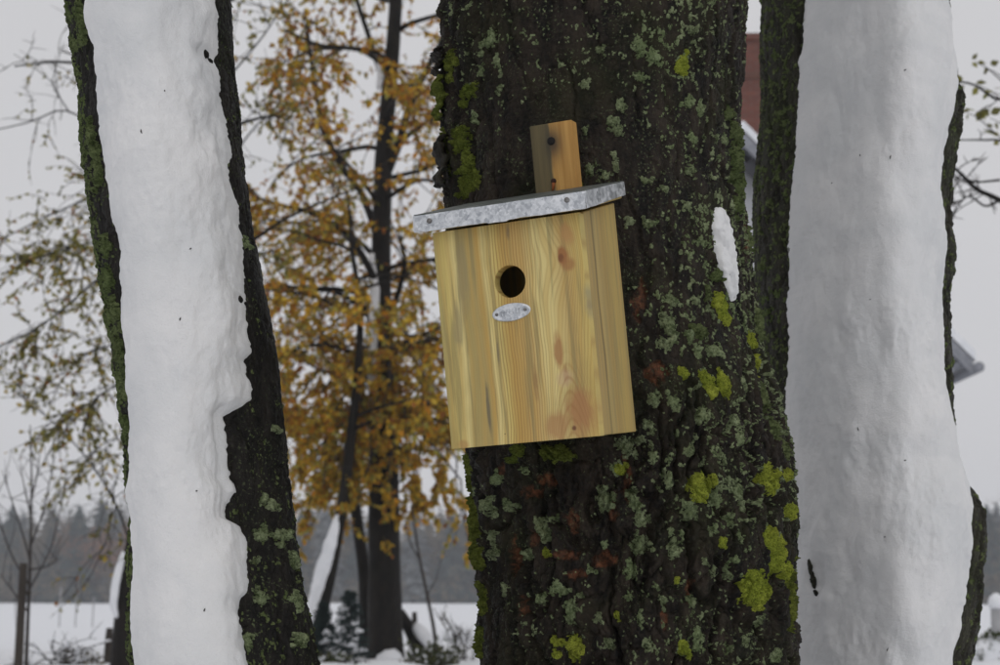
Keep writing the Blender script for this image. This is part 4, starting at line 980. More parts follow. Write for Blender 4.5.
snow_strip(lean_t, smooth_path(px_path([(307, 634), (314, 605), (323, 572), (331, 545), (338, 515)], DB), 22), 7.5 * m_, (0, -.03, 0), seed=9)
base = gpos(364, 14.6, -.05); twin = thing('beech_tree', 'thin dark crooked stem just left of the autumn tree trunk', 'tree', base)
m_ = mpp(14.6)
tr3 = px_path([(366, 664), (366, 600), (364, 570), (357, 520), (352, 470), (356, 430), (362, 390), (366, 350), (368, 310), (364, 270)], 14.6); tr3[0, 2] = base[2] - .1
bumpy_tube(smooth_path(tr3, 40), np.linspace(8.0, 1.0, 40) * m_, 10, 6).build('trunk', BARK_FAR, twin)
CC = Crown(twin, 25, .066, pal_autumn)
for k in range(7):
    P = grow(rng, tr3[4 + k % 5], (math.cos(k * 2.4), math.sin(k * 2.4), .5), 1.0, 8, .12, .05); CC.limb(P, .015, .005, 7, (.25, .55), 5, .5)
CC.done()

# ---- sparse olive-leaved tree behind the left trunk
def pal_olive(p, rng):
    base = [np.array((0.26, 0.25, 0.055)), np.array((0.36, 0.32, 0.07)), np.array((0.52, 0.36, 0.04)), np.array((0.40, 0.16, 0.03)), np.array((0.17, 0.17, 0.05))]
    return base[rng.choice(5, p=[.34, .26, .14, .08, .18])] * rng.uniform(.7, 1.1)
DL = 11.0; m_ = mpp(DL)
base = gpos(128, DL, -.05); olive = thing('birch_tree', 'sparse olive-leaved tree rising behind the snowy left trunk', 'tree', base)
trl = px_path([(126, 676), (126, 640), (129, 600), (136, 550), (150, 480), (165, 400), (172, 300), (176, 200), (172, 80), (166, -60), (160, -260), (158, -480)], DL); trl[0, 2] = base[2] - .15
bumpy_tube(smooth_path(trl, 50), np.interp(np.linspace(0, 1, 50), [0, .1, .3, .6, 1], np.array([16, 13, 11, 8, 1.5]) * m_), 14, 7).build('trunk', BARK_FAR, olive)
CL = Crown(olive, 33, .040, pal_olive, sparse=1.15, drop=.10)
for L, r0, r1, tw, lv in [([(172, 215), (135, 262, .1), (100, 278, .2), (62, 310, .3), (30, 332, .4), (-10, 350, .4)], 3.2, 1.2, 20, 6), ([(174, 175), (140, 190, .4), (100, 195, .6), (50, 215, .8), (0, 240, 1)], 2.6, 1.0, 18, 5),
                          ([(172, 250), (130, 240, -.4), (80, 245, -.6), (20, 265, -.8)], 2.4, .9, 18, 6), ([(168, 330), (130, 345, .3), (95, 350, .5), (40, 390, .8)], 2.2, .8, 18, 6), ([(165, 380), (120, 385, -.3), (90, 402, -.5), (60, 425, -.6)], 2.0, .8, 14, 5),
                          ([(134, 555), (113, 498, -.2), (80, 450, -.3), (41, 412, -.4), (20, 405, -.4)], 1.8, .7, 5, 2), ([(174, 150), (120, 128, .1), (85, 118, .1), (60, 110, 0), (30, 122, -.1), (-15, 132, -.2)], 2.2, .9, 3, 1),
                          ([(70, 113, 0), (56, 92, .1), (50, 80, .1), (30, 65, .2), (14, 54, .2)], 1.2, .5, 3, 0), ([(52, 82, 0), (58, 60, .1), (64, 42, .2)], .9, .4, 2, 0),
                          ([(150, 470), (120, 440, .5), (95, 450, .8), (75, 480, 1)], 1.6, .6, 9, 4), ([(160, 420), (120, 470, .3), (110, 520, .2), (106, 545, .2)], 1.2, .6, 5, 3),
                          ([(172, 120), (215, 90, .2), (260, 40, .4), (300, -20, .6)], 2.6, 1.0, 8, 3), ([(174, 210), (225, 165, .3), (262, 120, .5), (300, 105, .7)], 2.4, .9, 9, 4), ([(172, 300), (230, 260, .3), (275, 250, .6)], 2.2, .9, 9, 5)]:
    CL.limb(smooth_path(px_path(L, DL), 12), r0 * m_ * .62, r1 * m_ * .6, int(tw * 1.7), (.3, .8), lv, .9)
rng = np.random.default_rng(18)
for k in range(12):
    z = 3.2 + k * .38; i = np.argmin(abs(trl[:, 2] - z)); P = grow(rng, (trl[i, 0], trl[i, 1], z), (math.cos(k * 2.4), math.sin(k * 2.4), .5), 1.6 - k * .06, 9, .1, .05); CL.limb(P, .022, .006, 8, (.3, .7), 3, .6)
CL.done()
snow_strip(olive, smooth_path(px_path([(118, 618), (115, 600), (119, 575), (125, 552)], DL - .05), 14), 4.2 * m_, (0, -.04, 0), seed=12)

# ---- tree beyond the right edge whose branches reach into view
DR = 8.0; m_ = mpp(DR)
base = gpos(1075, DR, -.05); rtree = thing('maple_tree', 'bare branches and few green leaves reaching in at the upper right edge', 'tree', base)
trq = px_path([(1075, 740), (1078, 600), (1085, 400), (1090, 250), (1092, 100), (1090, -100), (1085, -300)], DR); trq[0, 2] = base[2] - .15
bumpy_tube(smooth_path(trq, 40), np.linspace(20, 5, 40) * m_, 14, 9).build('trunk', BARK_FAR, rtree)
def pal_green(p, rng): return np.array([(0.20, 0.22, 0.045), (0.28, 0.27, 0.06), (0.16, 0.16, 0.05)][rng.integers(3)]) * rng.uniform(.8, 1.1)
CR = Crown(rtree, 43, .085, pal_green, sparse=.5)
for L, r0, r1, tw, lv in [([(1088, 250), (1040, 222, 0), (1000, 200, 0), (975, 188, .05), (955, 168, .05), (940, 160, .1)], 4.0, 1.0, 9, 0), ([(1000, 200, 0), (985, 206, .1), (968, 196, .1), (952, 214, .1)], 1.6, .6, 5, 0), ([(1088, 180), (1050, 165, .2), (1005, 142, .2), (985, 140, .2), (955, 140, .2)], 2.2, .7, 2, 0),
                          ([(1090, 100), (1040, 95, -.2), (1000, 100, -.2), (975, 85, -.2), (948, 80, -.2)], 2.4, .8, 4, 1), ([(1000, 180, 0), (975, 182, 0), (955, 178, 0)], 1.4, .5, 5, 0)]:
    CR.limb(smooth_path(px_path(L, DR), 12), r0 * m_, r1 * m_, tw, (.1, .28), lv, .8)
rg2 = np.random.default_rng(6)
for px, py, n in [(975, 62, 4), (986, 68, 3), (980, 86, 3), (994, 92, 3), (966, 112, 3), (984, 128, 3), (990, 118, 2), (998, 140, 2)]:
    for _ in range(n):
        p = at(px + rg2.normal() * 3, py + rg2.normal() * 3, DR - .2); CR.P.append(p); CR.Dv.append(rg2.normal(size=3) + np.array([.4, 0, -.5])); CR.N.append(rg2.normal(size=3) + np.array([0, -1.2, .5])); CR.S.append(.055 * rg2.uniform(.7, 1.2)); CR.C.append(pal_green(p, rg2))
    CR.tw.tube(smooth_path(px_path([(px + 30, py + 22), (px + 12, py + 6), (px, py)], DR - .2), 6), [.004, .0035, .003, .0025, .002, .0015], 4)
CR.done()

# ------------------------------------------------------------------ house behind the right trunk
DH = 24.0; m_ = mpp(DH)
house = thing('house', 'house with snowy roof, red brick chimney and grey eaves behind the right trunk', 'house', gpos(745, DH))
ho = origin(house); peak = at(743, 140, DH); eave = at(972, 368, DH)
hw, ez = eave[0] - peak[0], eave[2]; ov = .55; slope = (peak[2] - eave[2]) / hw
WHITE = mat_plain('pale_render', (0.52, 0.53, 0.56), (0.62, 0.63, 0.65), 6, .9)
GREYWOOD = mat_plain('grey_boards', (0.19, 0.20, 0.23), (0.30, 0.31, 0.34), 14, .8, stretch=(1, 6, 1))
def mat_brick():
    m = NT('red_brick'); o = m.obj(); bt = m.t.nodes.new('ShaderNodeTexBrick'); mp = m.n('ShaderNodeMapping'); m.put(mp.inputs['Vector'], o); mp.inputs['Rotation'].default_value = (R_(90), 0, 0)
    m.t.links.new(mp.outputs[0], bt.inputs['Vector']); bt.inputs['Scale'].default_value = 1.0; bt.inputs['Brick Width'].default_value = .22; bt.inputs['Row Height'].default_value = .07; bt.inputs['Mortar Size'].default_value = .008
    bt.inputs['Color1'].default_value = (0.13, 0.034, 0.020, 1); bt.inputs['Color2'].default_value = (0.20, 0.055, 0.032, 1); bt.inputs['Mortar'].default_value = (0.12, 0.10, 0.09, 1)
    m.pbr(Base_Color=m.mix(m.math('MULTIPLY', m.noise(o, 5, 3), .4), bt.outputs['Color'], (0.12, 0.05, 0.035)), Roughness=.9); return m.m
BRICK = mat_brick()
ww = hw - ov; yfr, ybk = DH + .5, DH + 9.5
b = Buf(); wl, wr = peak[0] - ww, peak[0] + ww; wz = peak[2] - slope * ww - .12; gz = ho[2] - .4
V = [(wl, yfr, gz), (wr, yfr, gz), (wr, yfr, wz), (peak[0], yfr, peak[2] - .12), (wl, yfr, wz)]; V = V + [(x, ybk, z) for x, _, z in V]
b.add(V, [[0, 1, 6, 5], [1, 2, 7, 6], [2, 3, 8, 7], [3, 4, 9, 8], [4, 0, 5, 9], [0, 4, 2, 1], [5, 6, 7, 9]], [[4, 3, 2], [9, 7, 8]]); b.build('wall', WHITE, house, smooth=False)
def roof_slab(sx, lift, th, yo, mat, name, xo=0.0):
    b = Buf(); p0 = np.array([peak[0], 0, peak[2] + lift]); p1 = np.array([peak[0] + sx * (hw + xo), 0, ez - slope * xo + lift]); nrm = np.array([0, 0, th]); V = []
    for y in (DH - yo, ybk + .5):
        for p in (p0, p1, p1 + nrm, p0 + nrm): V.append((p[0], y, p[2]))
    b.add(V, [[0, 3, 2, 1], [4, 5, 6, 7], [0, 1, 5, 4], [1, 2, 6, 5], [2, 3, 7, 6], [3, 0, 4, 7]]); return b.build(name, mat, house, smooth=False)
for sx in (-1, 1):
    rf = roof_slab(sx, .06, .10, 0, GREYWOOD, 'roof')
    sn = roof_slab(sx, .165, .16, .06, SNOW_FAR, 'snow_cover', .05)
    # short boards hung square to the slope under each verge
    nb = 30; ux = np.array([sx * hw, 0, -slope * hw]); Ls = np.linalg.norm(ux); ux /= Ls; dn = np.array([-sx * -ux[2], 0, -abs(ux[0])]) * 1.0; dn = np.array([ux[2] * sx, 0, -ux[0] * sx]); dn /= np.linalg.norm(dn)
    for k in range(nb):
        p = np.array([peak[0], 0, peak[2] - .02]) + ux * (Ls - .14 - (k + 1) * .115); q = p + ux * .088; b = Buf(); V = []
        for y in (DH + .03 + .012 * (k % 2), DH + .07):
            for a_ in (p, q, q + dn * .34, p + dn * .34): V.append((a_[0], y, a_[2]))
        b.add(V, [[0, 1, 2, 3], [7, 6, 5, 4], [0, 4, 5, 1], [1, 5, 6, 2], [2, 6, 7, 3], [3, 7, 4, 0]]); b.build('verge_board', GREYWOOD, house, smooth=False)
    b = Buf(); p = np.array([peak[0], 0, peak[2] - .02]) + ux * .3; q = np.array([peak[0], 0, peak[2] - .02]) + ux * (Ls - .16); V = [(a_[0], y, a_[2]) for y in (DH + .075, DH + .10) for a_ in (p, q, q + dn * .32, p + dn * .32)]
    b.add(V, [[0, 1, 2, 3], [7, 6, 5, 4], [0, 4, 5, 1], [1, 5, 6, 2], [2, 6, 7, 3], [3, 7, 4, 0]]); b.build('verge_backing', mat_plain('dark_boards', (0.03, 0.03, 0.035), (0.05, 0.05, 0.06), 8), house, smooth=False)
    b = Buf(); p0 = np.array([peak[0], 0, peak[2] - .12]); p1 = np.array([peak[0] + sx * hw, 0, ez - .12]); V = []
    for y in (DH - .05, DH - .005):
        for p, z in ((p0, 0), (p1, 0), (p1, .24), (p0, .24)): V.append((p[0], y, p[2] + z))
    b.add(V, [[0, 3, 2, 1], [4, 5, 6, 7], [0, 1, 5, 4], [1, 2, 6, 5], [2, 3, 7, 6], [3, 0, 4, 7]]); b.build('bargeboard', GREYWOOD, house, smooth=False)
    b = Buf(); b.tube([(peak[0] + sx * (hw + .08), DH - .12, ez), (peak[0] + sx * (hw + .08), ybk + .5, ez)], .09, 10); b.build('gutter', GREYWOOD, house)
ch = thing  # chimney on the ridge
b = Buf(); c0 = at(752, 40, DH + 1.6); cb = at(752, 150, DH + 1.6); b.box((c0[0] - .36, DH + 1.3, cb[2] - .8), (c0[0] + .36, DH + 2.0, c0[2] - .12)); chim = b.build('chimney', BRICK, house, smooth=False)
b = Buf(); b.box((c0[0] - .41, DH + 1.25, c0[2] - .12), (c0[0] + .41, DH + 2.05, c0[2])); link('chimney_cap', b.mesh('chimney_cap', ho, False), BRICK, chim)
zb = at(752, 76, DH + 1.3)[2]; b = Buf(); b.box((c0[0] - .39, DH + 1.27, zb - .05), (c0[0] + .39, DH + 2.03, zb + .05)); link('brick_band', b.mesh('brick_band', ho, False), mat_plain('dark_brick', (0.08, 0.03, 0.02), (0.12, 0.05, 0.03), 9), chim)
GLASS = mat_plain('window_glass', (0.03, 0.035, 0.04), (0.06, 0.065, 0.07), 2, .1)
for wx in (-1.6, 1.2):
    for wz_ in (1.2, 3.4):
        if wz_ > wz - 1.2 and abs(wx) > 1.5: continue
        f = Buf(); x = peak[0] + wx; z = ho[2] + wz_
        for lo, hi in (((x - .5, yfr - .06, z), (x - .42, yfr + .03, z + 1.2)), ((x + .42, yfr - .06, z), (x + .5, yfr + .03, z + 1.2)), ((x - .42, yfr - .06, z), (x + .42, yfr + .03, z + .08)), ((x - .42, yfr - .06, z + 1.12), (x + .42, yfr + .03, z + 1.2)), ((x - .03, yfr - .055, z + .08), (x + .03, yfr + .03, z + 1.12))): f.box(lo, hi)
        fo = f.build('window', mat_plain('window_frame', (0.6, 0.6, 0.6), (0.7, 0.7, 0.7), 5), house, smooth=False); g = Buf(); g.box((x - .42, yfr - .03, z + .08), (x + .42, yfr + .01, z + 1.12)); link('pane', g.mesh('pane', ho, False), GLASS, fo)

# ------------------------------------------------------------------ far woodland across the field
SPRUCE = mat_plain('spruce_needles', (0.008, 0.020, 0.019), (0.022, 0.044, 0.040), 3, .9)
SNOWY_SPRUCE = mat_plain('snow_dusted_needles', (0.02, 0.03, 0.03), (0.20, 0.22, 0.23), 1.5, .9)
BARE = mat_plain('bare_twigs', (0.085, 0.070, 0.045), (0.17, 0.135, 0.085), 1, .95)
RUSSET = mat_plain('russet_foliage', (0.15, 0.065, 0.030), (0.26, 0.115, 0.05), 1, .95)
def spruce_buf(rng, H, W, nlev=26, per=13, org=(0, 0, 0), drop=.35):
    b = Buf(); o = np.array(org, float); V, T = [], []
    for l in range(nlev):
        f = l / nlev; z = H * (.06 + .94 * f ** .9); R = W * 1.15 * (1 - f) ** .65 * rng.uniform(.8, 1.15) + .02 * H * .2
        for k in range(per):
            a = rng.uniform(0, 2 * np.pi); r = R * rng.uniform(.65, 1.1); d = np.array([math.cos(a), math.sin(a), 0]); s = np.array([-d[1], d[0], 0]); w = r * .30
            tip = d * r + np.array([0, 0, z - drop * r]); mid = d * r * .55 + np.array([0, 0, z - drop * .35 * r]); root = np.array([0, 0, z + .03 * H]); n = len(V)
            V += [root, mid + s * w - (0, 0, .12 * r), tip, mid - s * w - (0, 0, .12 * r), mid + (0, 0, .10 * r)]; T += [(n, n + 1, n + 4), (n + 1, n + 2, n + 4), (n + 2, n + 3, n + 4), (n + 3, n, n + 4)]
    b.add(np.array(V) + o, None, T); return b
def bare_buf(rng, H, W, org=(0, 0, 0), n=900):
    b = Buf(); o = np.array(org, float); tips = []
    for k in range(14):
        a = rng.uniform(0, 6.28); P = grow(rng, (0, 0, H * rng.uniform(.25, .5)), (math.cos(a) * W / H * 1.6, math.sin(a) * W / H * 1.6, 1), H * rng.uniform(.4, .6), 7, .14, -.02); b.tube(P + o, np.linspace(.012 * H, .003 * H, 7), 4); tips.append(P)
    P = np.concatenate(tips); c = P[rng.integers(len(P), size=n)] + rng.normal(size=(n, 3)) * np.array([.07, .07, .05]) * H
    d = rng.normal(size=(n, 3)) * np.array([.7, .7, .6]) + np.array([0, 0, .4]); d /= np.linalg.norm(d, axis=1)[:, None]; s = np.cross(d, rng.normal(size=(n, 3))); s /= np.linalg.norm(s, axis=1)[:, None]
    L = H * rng.uniform(.05, .11, size=(n, 1)); w = H * .006
    V = np.stack([c - d * L * .5 - s * w, c - d * L * .5 + s * w, c + d * L * .5], 1).reshape(-1, 3); b.add(V + o, None, np.arange(3 * n).reshape(-1, 3)); return b
rng = np.random.default_rng(77)
sp_mesh = []; sp_trunk = Buf(); sp_trunk.tube([(0, 0, -.5), (0, 0, 9)], [.22, .05], 6)
for k in range(3):
    me = spruce_buf(rng, 12.0, 2.4 + .4 * k).mesh('crown', smooth=False); me.materials.append(SPRUCE if k != 1 else SNOWY_SPRUCE); sp_mesh.append(me)
sp_tr = sp_trunk.mesh('trunk'); sp_tr.materials.append(BARK_FAR)
br_mesh = []
for k in range(3):
    me = bare_buf(rng, 11.0, 4.0).mesh('crown', smooth=False); me.materials.append(RUSSET if k == 2 else BARE); br_mesh.append(me)
bt = Buf(); bt.tube([(0, 0, -.5), (0.1, 0, 3), (0, 0, 6)], [.26, .2, .08], 6); br_tr = bt.mesh('trunk'); br_tr.materials.append(BARK_FAR)
FAR = 185.0
ORD = ['first', 'second', 'third', 'fourth', 'fifth', 'sixth', 'seventh', 'eighth', 'ninth', 'tenth']; far_n = {}
def far_tree(px, D, H, kind, v):
    strip = 'left of the snowy trunk' if px < 200 else 'behind the autumn tree' if px < 700 else 'at the right edge'; far_n[strip, kind] = far_n.get((strip, kind), 0) + 1
    p = gpos(px, D); name = 'spruce_tree' if kind == 's' else 'bare_tree'
    lab = {'s': 'hazy dark spruce', 'b': 'hazy grey leafless tree', 'r': 'hazy russet tree'}[kind] + ', ' + ORD[far_n[strip, kind] - 1] + ' from left in far wood ' + strip
    o = thing(name, lab, 'tree', p, (0, 0, rng.uniform(0, 6.28)), {'s': 'spruces along the far wood edge', 'b': 'bare trees along the far wood edge', 'r': 'russet trees along the far wood edge'}[kind])
    s = H / (12.0 if kind == 's' else 11.0); o.scale = (s * rng.uniform(.85, 1.2), s * rng.uniform(.85, 1.2), s)
    link('crown', sp_mesh[v] if kind == 's' else br_mesh[2 if kind == 'r' else v % 2], None, o); link('trunk', sp_tr if kind == 's' else br_tr, None, o)
hp = FAR / F_PX
for px, top, kind, v in [(-14, 512, 's', 0), (8, 508, 's', 2), (20, 503, 's', 1), (36, 512, 'b', 0), (51, 497, 's', 0), (63, 514, 'b', 1), (76, 510, 's', 2), (90, 512, 'r', 0), (98, 500, 's', 0), (104, 514, 'r', 1), (112, 503, 's', 1), (121, 516, 'r', 0), (134, 508, 's', 0),
                         (300, 500, 's', 0), (312, 508, 'b', 0), (326, 500, 's', 1), (340, 512, 'b', 1), (356, 504, 's', 2), (404, 506, 'b', 0), (414, 498, 's', 1), (428, 505, 's', 0), (441, 500, 'b', 1), (452, 506, 's', 2), (464, 498, 's', 0), (476, 508, 'b', 0),
                         (972, 500, 'b', 0), (982, 494, 's', 0), (991, 498, 's', 2), (1001, 490, 's', 1), (1010, 497, 'b', 1)]:
    far_tree(px, FAR + rng.uniform(-4, 6), (603 - top) * hp * rng.uniform(.86, 1.04), kind, v)
wood = Buf(); russ = Buf()
for k in range(150):
    px = rng.uniform(-260, 1260); D = FAR + rng.uniform(6, 40); p = gpos(px, D); H = (603 - rng.uniform(500, 520)) * D / F_PX

    bb = spruce_buf(rng, H, H * .24, 16, 9, p) if rng.uniform() < .62 else bare_buf(rng, H, H * .35, p, 420)
    wood.add(np.concatenate(bb.v), np.concatenate(bb.q) if bb.q else None, None)
    if bb.t:
        off = 0; wood.t.append(np.concatenate(bb.t) + wood.n - sum(len(x) for x in bb.v))
for k in range(420):                            # undergrowth along the wood edge
    px = rng.uniform(-260, 1260); D = FAR + rng.uniform(-7, 14); p = gpos(px, D); H = rng.uniform(2.5, 8.5); n = 80
    c = p + rng.normal(size=(n, 3)) * np.array([1.1, 1.1, .28 * H]) + np.array([0, 0, H * .42]); d = rng.normal(size=(n, 3)); d /= np.linalg.norm(d, axis=1)[:, None]; s = np.cross(d, rng.normal(size=(n, 3))); s /= np.linalg.norm(s, axis=1)[:, None]
    V = np.stack([c - d * .5 - s * .10, c - d * .5 + s * .10, c + d * .6], 1).reshape(-1, 3); russ.add(V, None, np.arange(3 * n).reshape(-1, 3))
tag(wood.build('woodland', mat_plain('mixed_wood', (0.012, 0.026, 0.024), (0.105, 0.085, 0.055), .12, .95), None, False), 'hazy mass of mixed woodland behind the snowy field', 'woodland', kind='stuff')
tag(russ.build('undergrowth', BARE, None, False), 'grey brushwood along the foot of the far wood', 'brushwood', kind='stuff')

# ------------------------------------------------------------------ small things on the snow
WEATHERED = mat_plain('weathered_post', (0.020, 0.015, 0.011), (0.050, 0.040, 0.031), 12, .9, stretch=(1, 1, .2))
PALE_POST = mat_plain('frosted_post', (0.30, 0.30, 0.31), (0.45, 0.45, 0.46), 8, .9)
# staked sapling
DS = 10.0; m_ = mpp(DS); g0 = gpos(27, DS, -.05)
sap = thing('sapling', 'young bare sapling with upright twigs beside the dark stake at left', 'tree', g0)
st = px_path([(25.5, 690), (27, 640), (29.5, 580), (31, 520), (31.5, 470), (30, 425)], DS); st[0, 2] = g0[2] - .1
b = Buf(); b.tube(smooth_path(st, 20), np.linspace(2.3, .5, 20) * m_, 7); b.build('trunk', TWIG, sap)
tw = Buf(); rg = np.random.default_rng(5)
for L in [[(29, 590), (40, 570), (52, 545), (62, 500), (68, 478)], [(29, 585), (14, 560), (4, 535), (-6, 500), (-10, 470)], [(30, 560), (20, 525), (10, 495), (2, 470)], [(31, 545), (42, 515), (50, 480), (55, 455)], [(31, 515), (25, 490), (20, 465)], [(31, 500), (37, 475), (40, 450)], [(29, 570), (48, 566), (60, 558)], [(28, 612), (12, 590), (0, 575)]]:
    P = smooth_path(px_path([(a, c_, rg.uniform(-.15, .15) if i else 0) for i, (a, c_) in enumerate(L)], DS), 9); tw.tube(P, np.linspace(1.1, .35, 9) * m_, 5)
    for _ in range(4):
        i = rg.integers(2, 8); tw.tube(grow(rg, P[i], rg.normal(size=3) * .4 + np.array([0, 0, .8]), .22, 5, .1), np.linspace(.003, .0012, 5), 4)
o = tw.build('twigs', TWIG, sap); o['kind'] = 'stuff'
g1 = gpos(19, DS, -.1); stake = thing('tree_stake', 'dark wooden stake tied to the young sapling at left', 'stake', g1)
P = px_path([(17, 690), (23.5, 563)], DS - .08); P[0, 2] = g1[2]; b = Buf(); b.tube(np.linspace(P[0], P[1], 6), [.030, .029, .028, .027, .027, .024], 9); b.build('post', WEATHERED, stake)
b = Buf(); b.tube(px_path([(20.5, 591), (25, 592), (30.5, 594)], DS - .04), [.016, .014, .016], 8); b.build('tie', WEATHERED, stake)
# posts
def post(px, top, D, r, mat, label, cat='post', group='fence posts on the snow', tilt=0, cap=False, name='fence_post'):
    g = gpos(px, D, -.15); t = thing(name, label, cat, g, None, group); P = at(px + tilt, top, D); n = 7
    b = bumpy_tube(np.linspace(g, P, n), np.array([r] * (n - 1) + [r * .85]), 9, 3, .12); b.build('post', mat, t)
    if cap:
        bb = Buf(); bb.tube([P + np.array([0, 0, -.03]), P + np.array([0, 0, .02]), P + np.array([.005, 0, .07]), P + np.array([0, 0, .10])], [r * 1.1, r * 1.35, r * 1.1, r * .3], 10); bb.build('snow_cap', SNOW_FAR, t)
    return t
post(109.5, 628, 12.5, .030, WEATHERED, 'short grey post beside the brown bush at left')
post(415.5, 612, 16, .030, WEATHERED, 'short dark post just right of the autumn tree', tilt=-1)
for px, top, lab in ((77, 588, 'thin pale post in the field, middle of the three at left'), (61, 583, 'thin pale post in the field, leftmost of the three at left'), (94, 593, 'thin pale post in the field, rightmost of the three at left')):
    post(px, top + 4, 46, .022, PALE_POST, lab)
post(996, 605, 13.0, .05, PALE_POST, 'snow-capped wooden post at the right edge', cap=True)
# snow-covered crate-like hedge block beside that post
def snow_hedge(px, D, w, h, d, seed):
    g = gpos(px, D, -.05); t = thing('clipped_hedge', 'low clipped hedge buried in snow beside the capped post', 'hedge', g)
    n, m = 26, 14; th = np.linspace(0, np.pi, m); V = []
    for i in range(n):
        x = (i / (n - 1) - .5) * w; e = (1 - (2 * i / (n - 1) - 1) ** 6) ** .4
        for a in th: c_ = math.cos(a); s_ = math.sin(a); V.append((x, d * .5 * np.sign(c_) * abs(c_) ** .45, h * e * abs(s_) ** .35))
    V = np.array(V); V += .04 * np.stack([fbm(V * 5, 3, seed), fbm(V * 5, 3, seed + 1), fbm(V * 5, 3, seed + 2)], -1)
    q = [(i * m + j, i * m + j + 1, (i + 1) * m + j + 1, (i + 1) * m + j) for i in range(n - 1) for j in range(m - 1)]; link('snow_cover', make_mesh('snow_cover', V, np.array(q)), SNOW_FAR, t)
    lf = Buf(); rg = np.random.default_rng(seed); k = 160; P = np.stack([rg.uniform(-w / 2, w / 2, k), rg.uniform(-d / 2, -d / 2 + .06, k), rg.uniform(0, h, k)], -1); P[:40, 2] = h * rg.uniform(.9, 1.06, 40); P[:40, 0] = w * rg.uniform(.05, .42, 40)
    lf.leaves(P, rg.normal(size=(k, 3)) + np.array([0, -1, .3]), rg.normal(size=(k, 3)), rg.uniform(.03, .05, k), np.array([(0.05, 0.075, 0.025)] * k) * rg.uniform(.7, 1.3, (k, 1))); o = link('leaves', lf.mesh('leaves', color=True), LEAF, t); o['kind'] = 'stuff'
snow_hedge(972, 13.0, .42, .26, .4, 5)
# small spruces
def small_spruce(px, D, top, W, label, seed):
    g = gpos(px, D, -.03); H = at(px, top, D)[2] - g[2]; t = thing('young_spruce', label, 'spruce', g, None, 'young spruces near the autumn tree'); rg = np.random.default_rng(seed)
    bb = Buf(); bb.tube([(0, 0, -.05), (0, 0, H * .95)], [.012, .003], 6); link('trunk', bb.mesh('trunk'), BARK_FAR, t)
    nd = Buf(); V, T = [], []
    for l in range(22):
        f = l / 22; z = H * (.05 + .93 * f); R = W * (1 - f) ** .7 * rg.uniform(.7, 1.1) + .02
        for k in range(8):
            a = rg.uniform(0, 6.28); d = np.array([math.cos(a), math.sin(a), rg.uniform(-.1, .35)]); P = grow(rg, (0, 0, z), d, R * rg.uniform(.7, 1.15), 5, .1, .05)
            for i in range(1, 5):
                for _ in range(9):
                    dd = (P[i] - P[i - 1]) / (np.linalg.norm(P[i] - P[i - 1]) + 1e-9) * .8 + rg.normal(size=3) * .6; dd /= np.linalg.norm(dd); s = np.cross(dd, rg.normal(size=3)); s /= np.linalg.norm(s); n = len(V); p = P[i - 1] + (P[i] - P[i - 1]) * rg.uniform()
                    V += [p - s * .004, p + s * .004, p + dd * .035]; T.append((n, n + 1, n + 2))
    nd.add(np.array(V), None, T); o = link('needles', nd.mesh('needles', smooth=False), SPRUCE, t); o['kind'] = 'stuff'
    sn = Buf()
    for k in range(5):
        a = rg.uniform(3.4, 6); p = np.array([math.cos(a) * W * .5, math.sin(a) * W * .5, H * rg.uniform(.1, .5)]); sn.tube([p, p + np.array([.03, 0, .02]), p + np.array([.07, 0, .01])], [.008, .022, .006], 7)
    link('snow_clumps', sn.mesh('snow_clumps'), SNOW_FAR, t)['kind'] = 'stuff'
small_spruce(350, 12.6, 588, .20, 'young dark spruce just left of the autumn tree trunk', 1)
small_spruce(324, 12.8, 600, .17, 'smaller young spruce beside the leaning snowy stem', 2)
# leafy shrubs, bare bushes
def shrub(px, D, W, H, label, seed, cols, n=260, size=.035, bare=False, name='leafy_shrub', snow=True, arch=0.0):
    g = gpos(px, D, -.03); t = thing(name, label, 'shrub', g); rg = np.random.default_rng(seed); st = Buf(); lf = Buf(); tips = []
    for k in range(16 if bare else 12):
        a = rg.uniform(0, 6.28); P = grow(rg, (rg.normal() * .05, rg.normal() * .05, 0), (math.cos(a) * W / H, math.sin(a) * W / H * .6, 1.0), H * rg.uniform(.7, 1.25), 9, .14, arch); st.tube(P, np.linspace(.006, .002, 9), 4); tips.append(P[2:])
        for _ in range(4):
            i = rg.integers(2, 8); Q = grow(rg, P[i], (P[i] - P[i - 1]) * 20 + rg.normal(size=3) * .8, H * .4, 6, .14, arch); st.tube(Q, np.linspace(.004, .0014, 6), 4); tips.append(Q)
    o = link('stems', st.mesh('stems'), TWIG, t); o['kind'] = 'stuff'
    Pn = np.concatenate(tips)
    if not bare:
        p = Pn[rg.integers(len(Pn), size=n)] + rg.normal(size=(n, 3)) * .02; lf.leaves(p, rg.normal(size=(n, 3)) + np.array([0, 0, -.2]), rg.normal(size=(n, 3)) + np.array([0, 0, 1.]), size * rg.uniform(.6, 1.2, n), np.array(cols)[rg.integers(len(cols), size=n)] * rg.uniform(.7, 1.2, (n, 1))); o = link('leaves', lf.mesh('leaves', color=True), LEAF, t); o['kind'] = 'stuff'
    if snow:
        sn = Buf()
        for P in tips[::2]:
            if len(P) > 4:
                i = rg.integers(1, len(P) - 3); sn.tube(P[i:i + 3] + np.array([0, 0, .008]), [.004, .011, .004], 6)
        o = link('snow_clumps', sn.mesh('snow_clumps'), SNOW_FAR, t); o['kind'] = 'stuff'
G1 = [(0.05, 0.075, 0.025), (0.09, 0.10, 0.03), (0.035, 0.05, 0.02)]
shrub(85, 12.0, .16, .16, 'small round olive-brown bush in snow at lower left', 3, [(0.16, 0.13, 0.05), (0.22, 0.15, 0.06), (0.10, 0.10, 0.04)], 420, .03)
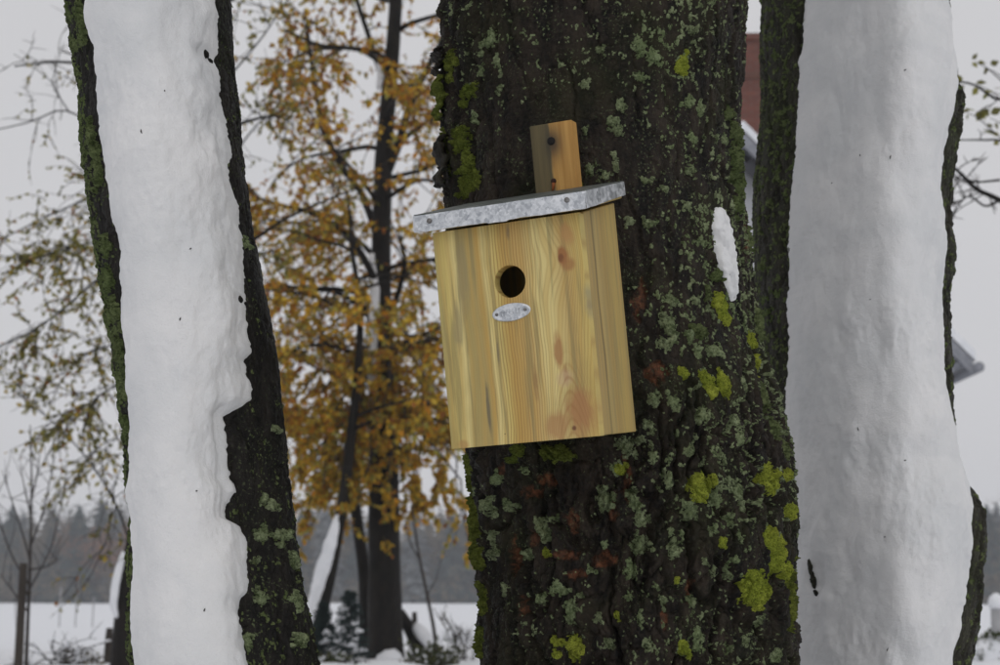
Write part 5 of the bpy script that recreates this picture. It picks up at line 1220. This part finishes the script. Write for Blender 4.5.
shrub(62, 11.6, .55, .42, 'arching bare bush dusted with snow at lower left', 4, G1, bare=True, name='bare_bush', arch=.10)
shrub(430, 12.4, .26, .22, 'leafy evergreen shrub right of the autumn tree foot', 5, G1, 300, .05)
shrub(447, 12.8, .3, .20, 'low evergreen shrub against the nest-box trunk foot', 6, G1, 260, .05)
shrub(463, 14.0, .10, .42, 'thin dry weed stalk standing in the snowy field', 7, [(0.09, 0.09, 0.05)], 70, .03, name='weed_stalk', snow=False)
shrub(340, 12.0, .35, .14, 'low dark bramble under the leaning snowy stem', 8, G1, 200, .045)
# broken stem leaning right of the autumn tree
b = Buf(); g = gpos(438, 13.4, -.05); t = thing('dead_stem', 'thin bare dead stem leaning right of the autumn tree', 'stem', g)
P = px_path([(439, 662), (434, 630), (427, 595), (420, 560), (415, 530), (412, 505)], 13.4); P[0] = g; b.tube(smooth_path(P, 14), np.linspace(2.2, .8, 14) * mpp(13.4), 6); b.build('stem', TWIG, t)
b = Buf(); b.tube(px_path([(420, 560), (411, 545), (404, 520), (400, 500)], 13.4), [.008, .006, .004, .003], 5); b.tube(px_path([(427, 595), (436, 580), (441, 560)], 13.4), [.006, .005, .003], 5); o = b.build('twigs', TWIG, t); o['kind'] = 'stuff'
# leaning log
g = gpos(425, 14.4, 0); t = thing('fallen_log', 'dark log leaning on the autumn tree with snow on it', 'log', g)
P = px_path([(399, 612), (409, 628), (422, 650)], 14.2); P[2, 2] = min(P[2, 2], g[2] + .03); bumpy_tube(smooth_path(P, 12), np.linspace(5.5, 7.0, 12) * mpp(14.4), 10, 4).build('log', BARK_FAR, t)
snow_strip(t, smooth_path(px_path([(411, 626), (419, 636), (428, 650)], 14.1), 10), 6.0 * mpp(14.4), (.03, -.02, .02), seed=15)

# ------------------------------------------------------------------ haze
m = NT('haze_air'); v = m.n('ShaderNodeVolumePrincipled'); v.inputs['Color'].default_value = (0.93, 0.95, 1.0, 1); v.inputs['Density'].default_value = 0.0011; v.inputs['Anisotropy'].default_value = 0.2
m.t.links.new(v.outputs[0], m.out.inputs['Volume'])
b = Buf(); b.box((-430, -70, -3.0), (430, 440, 24.0)); tag(b.build('haze', m.m, None, False), 'thin pale winter haze over the whole field', 'haze', kind='stuff')
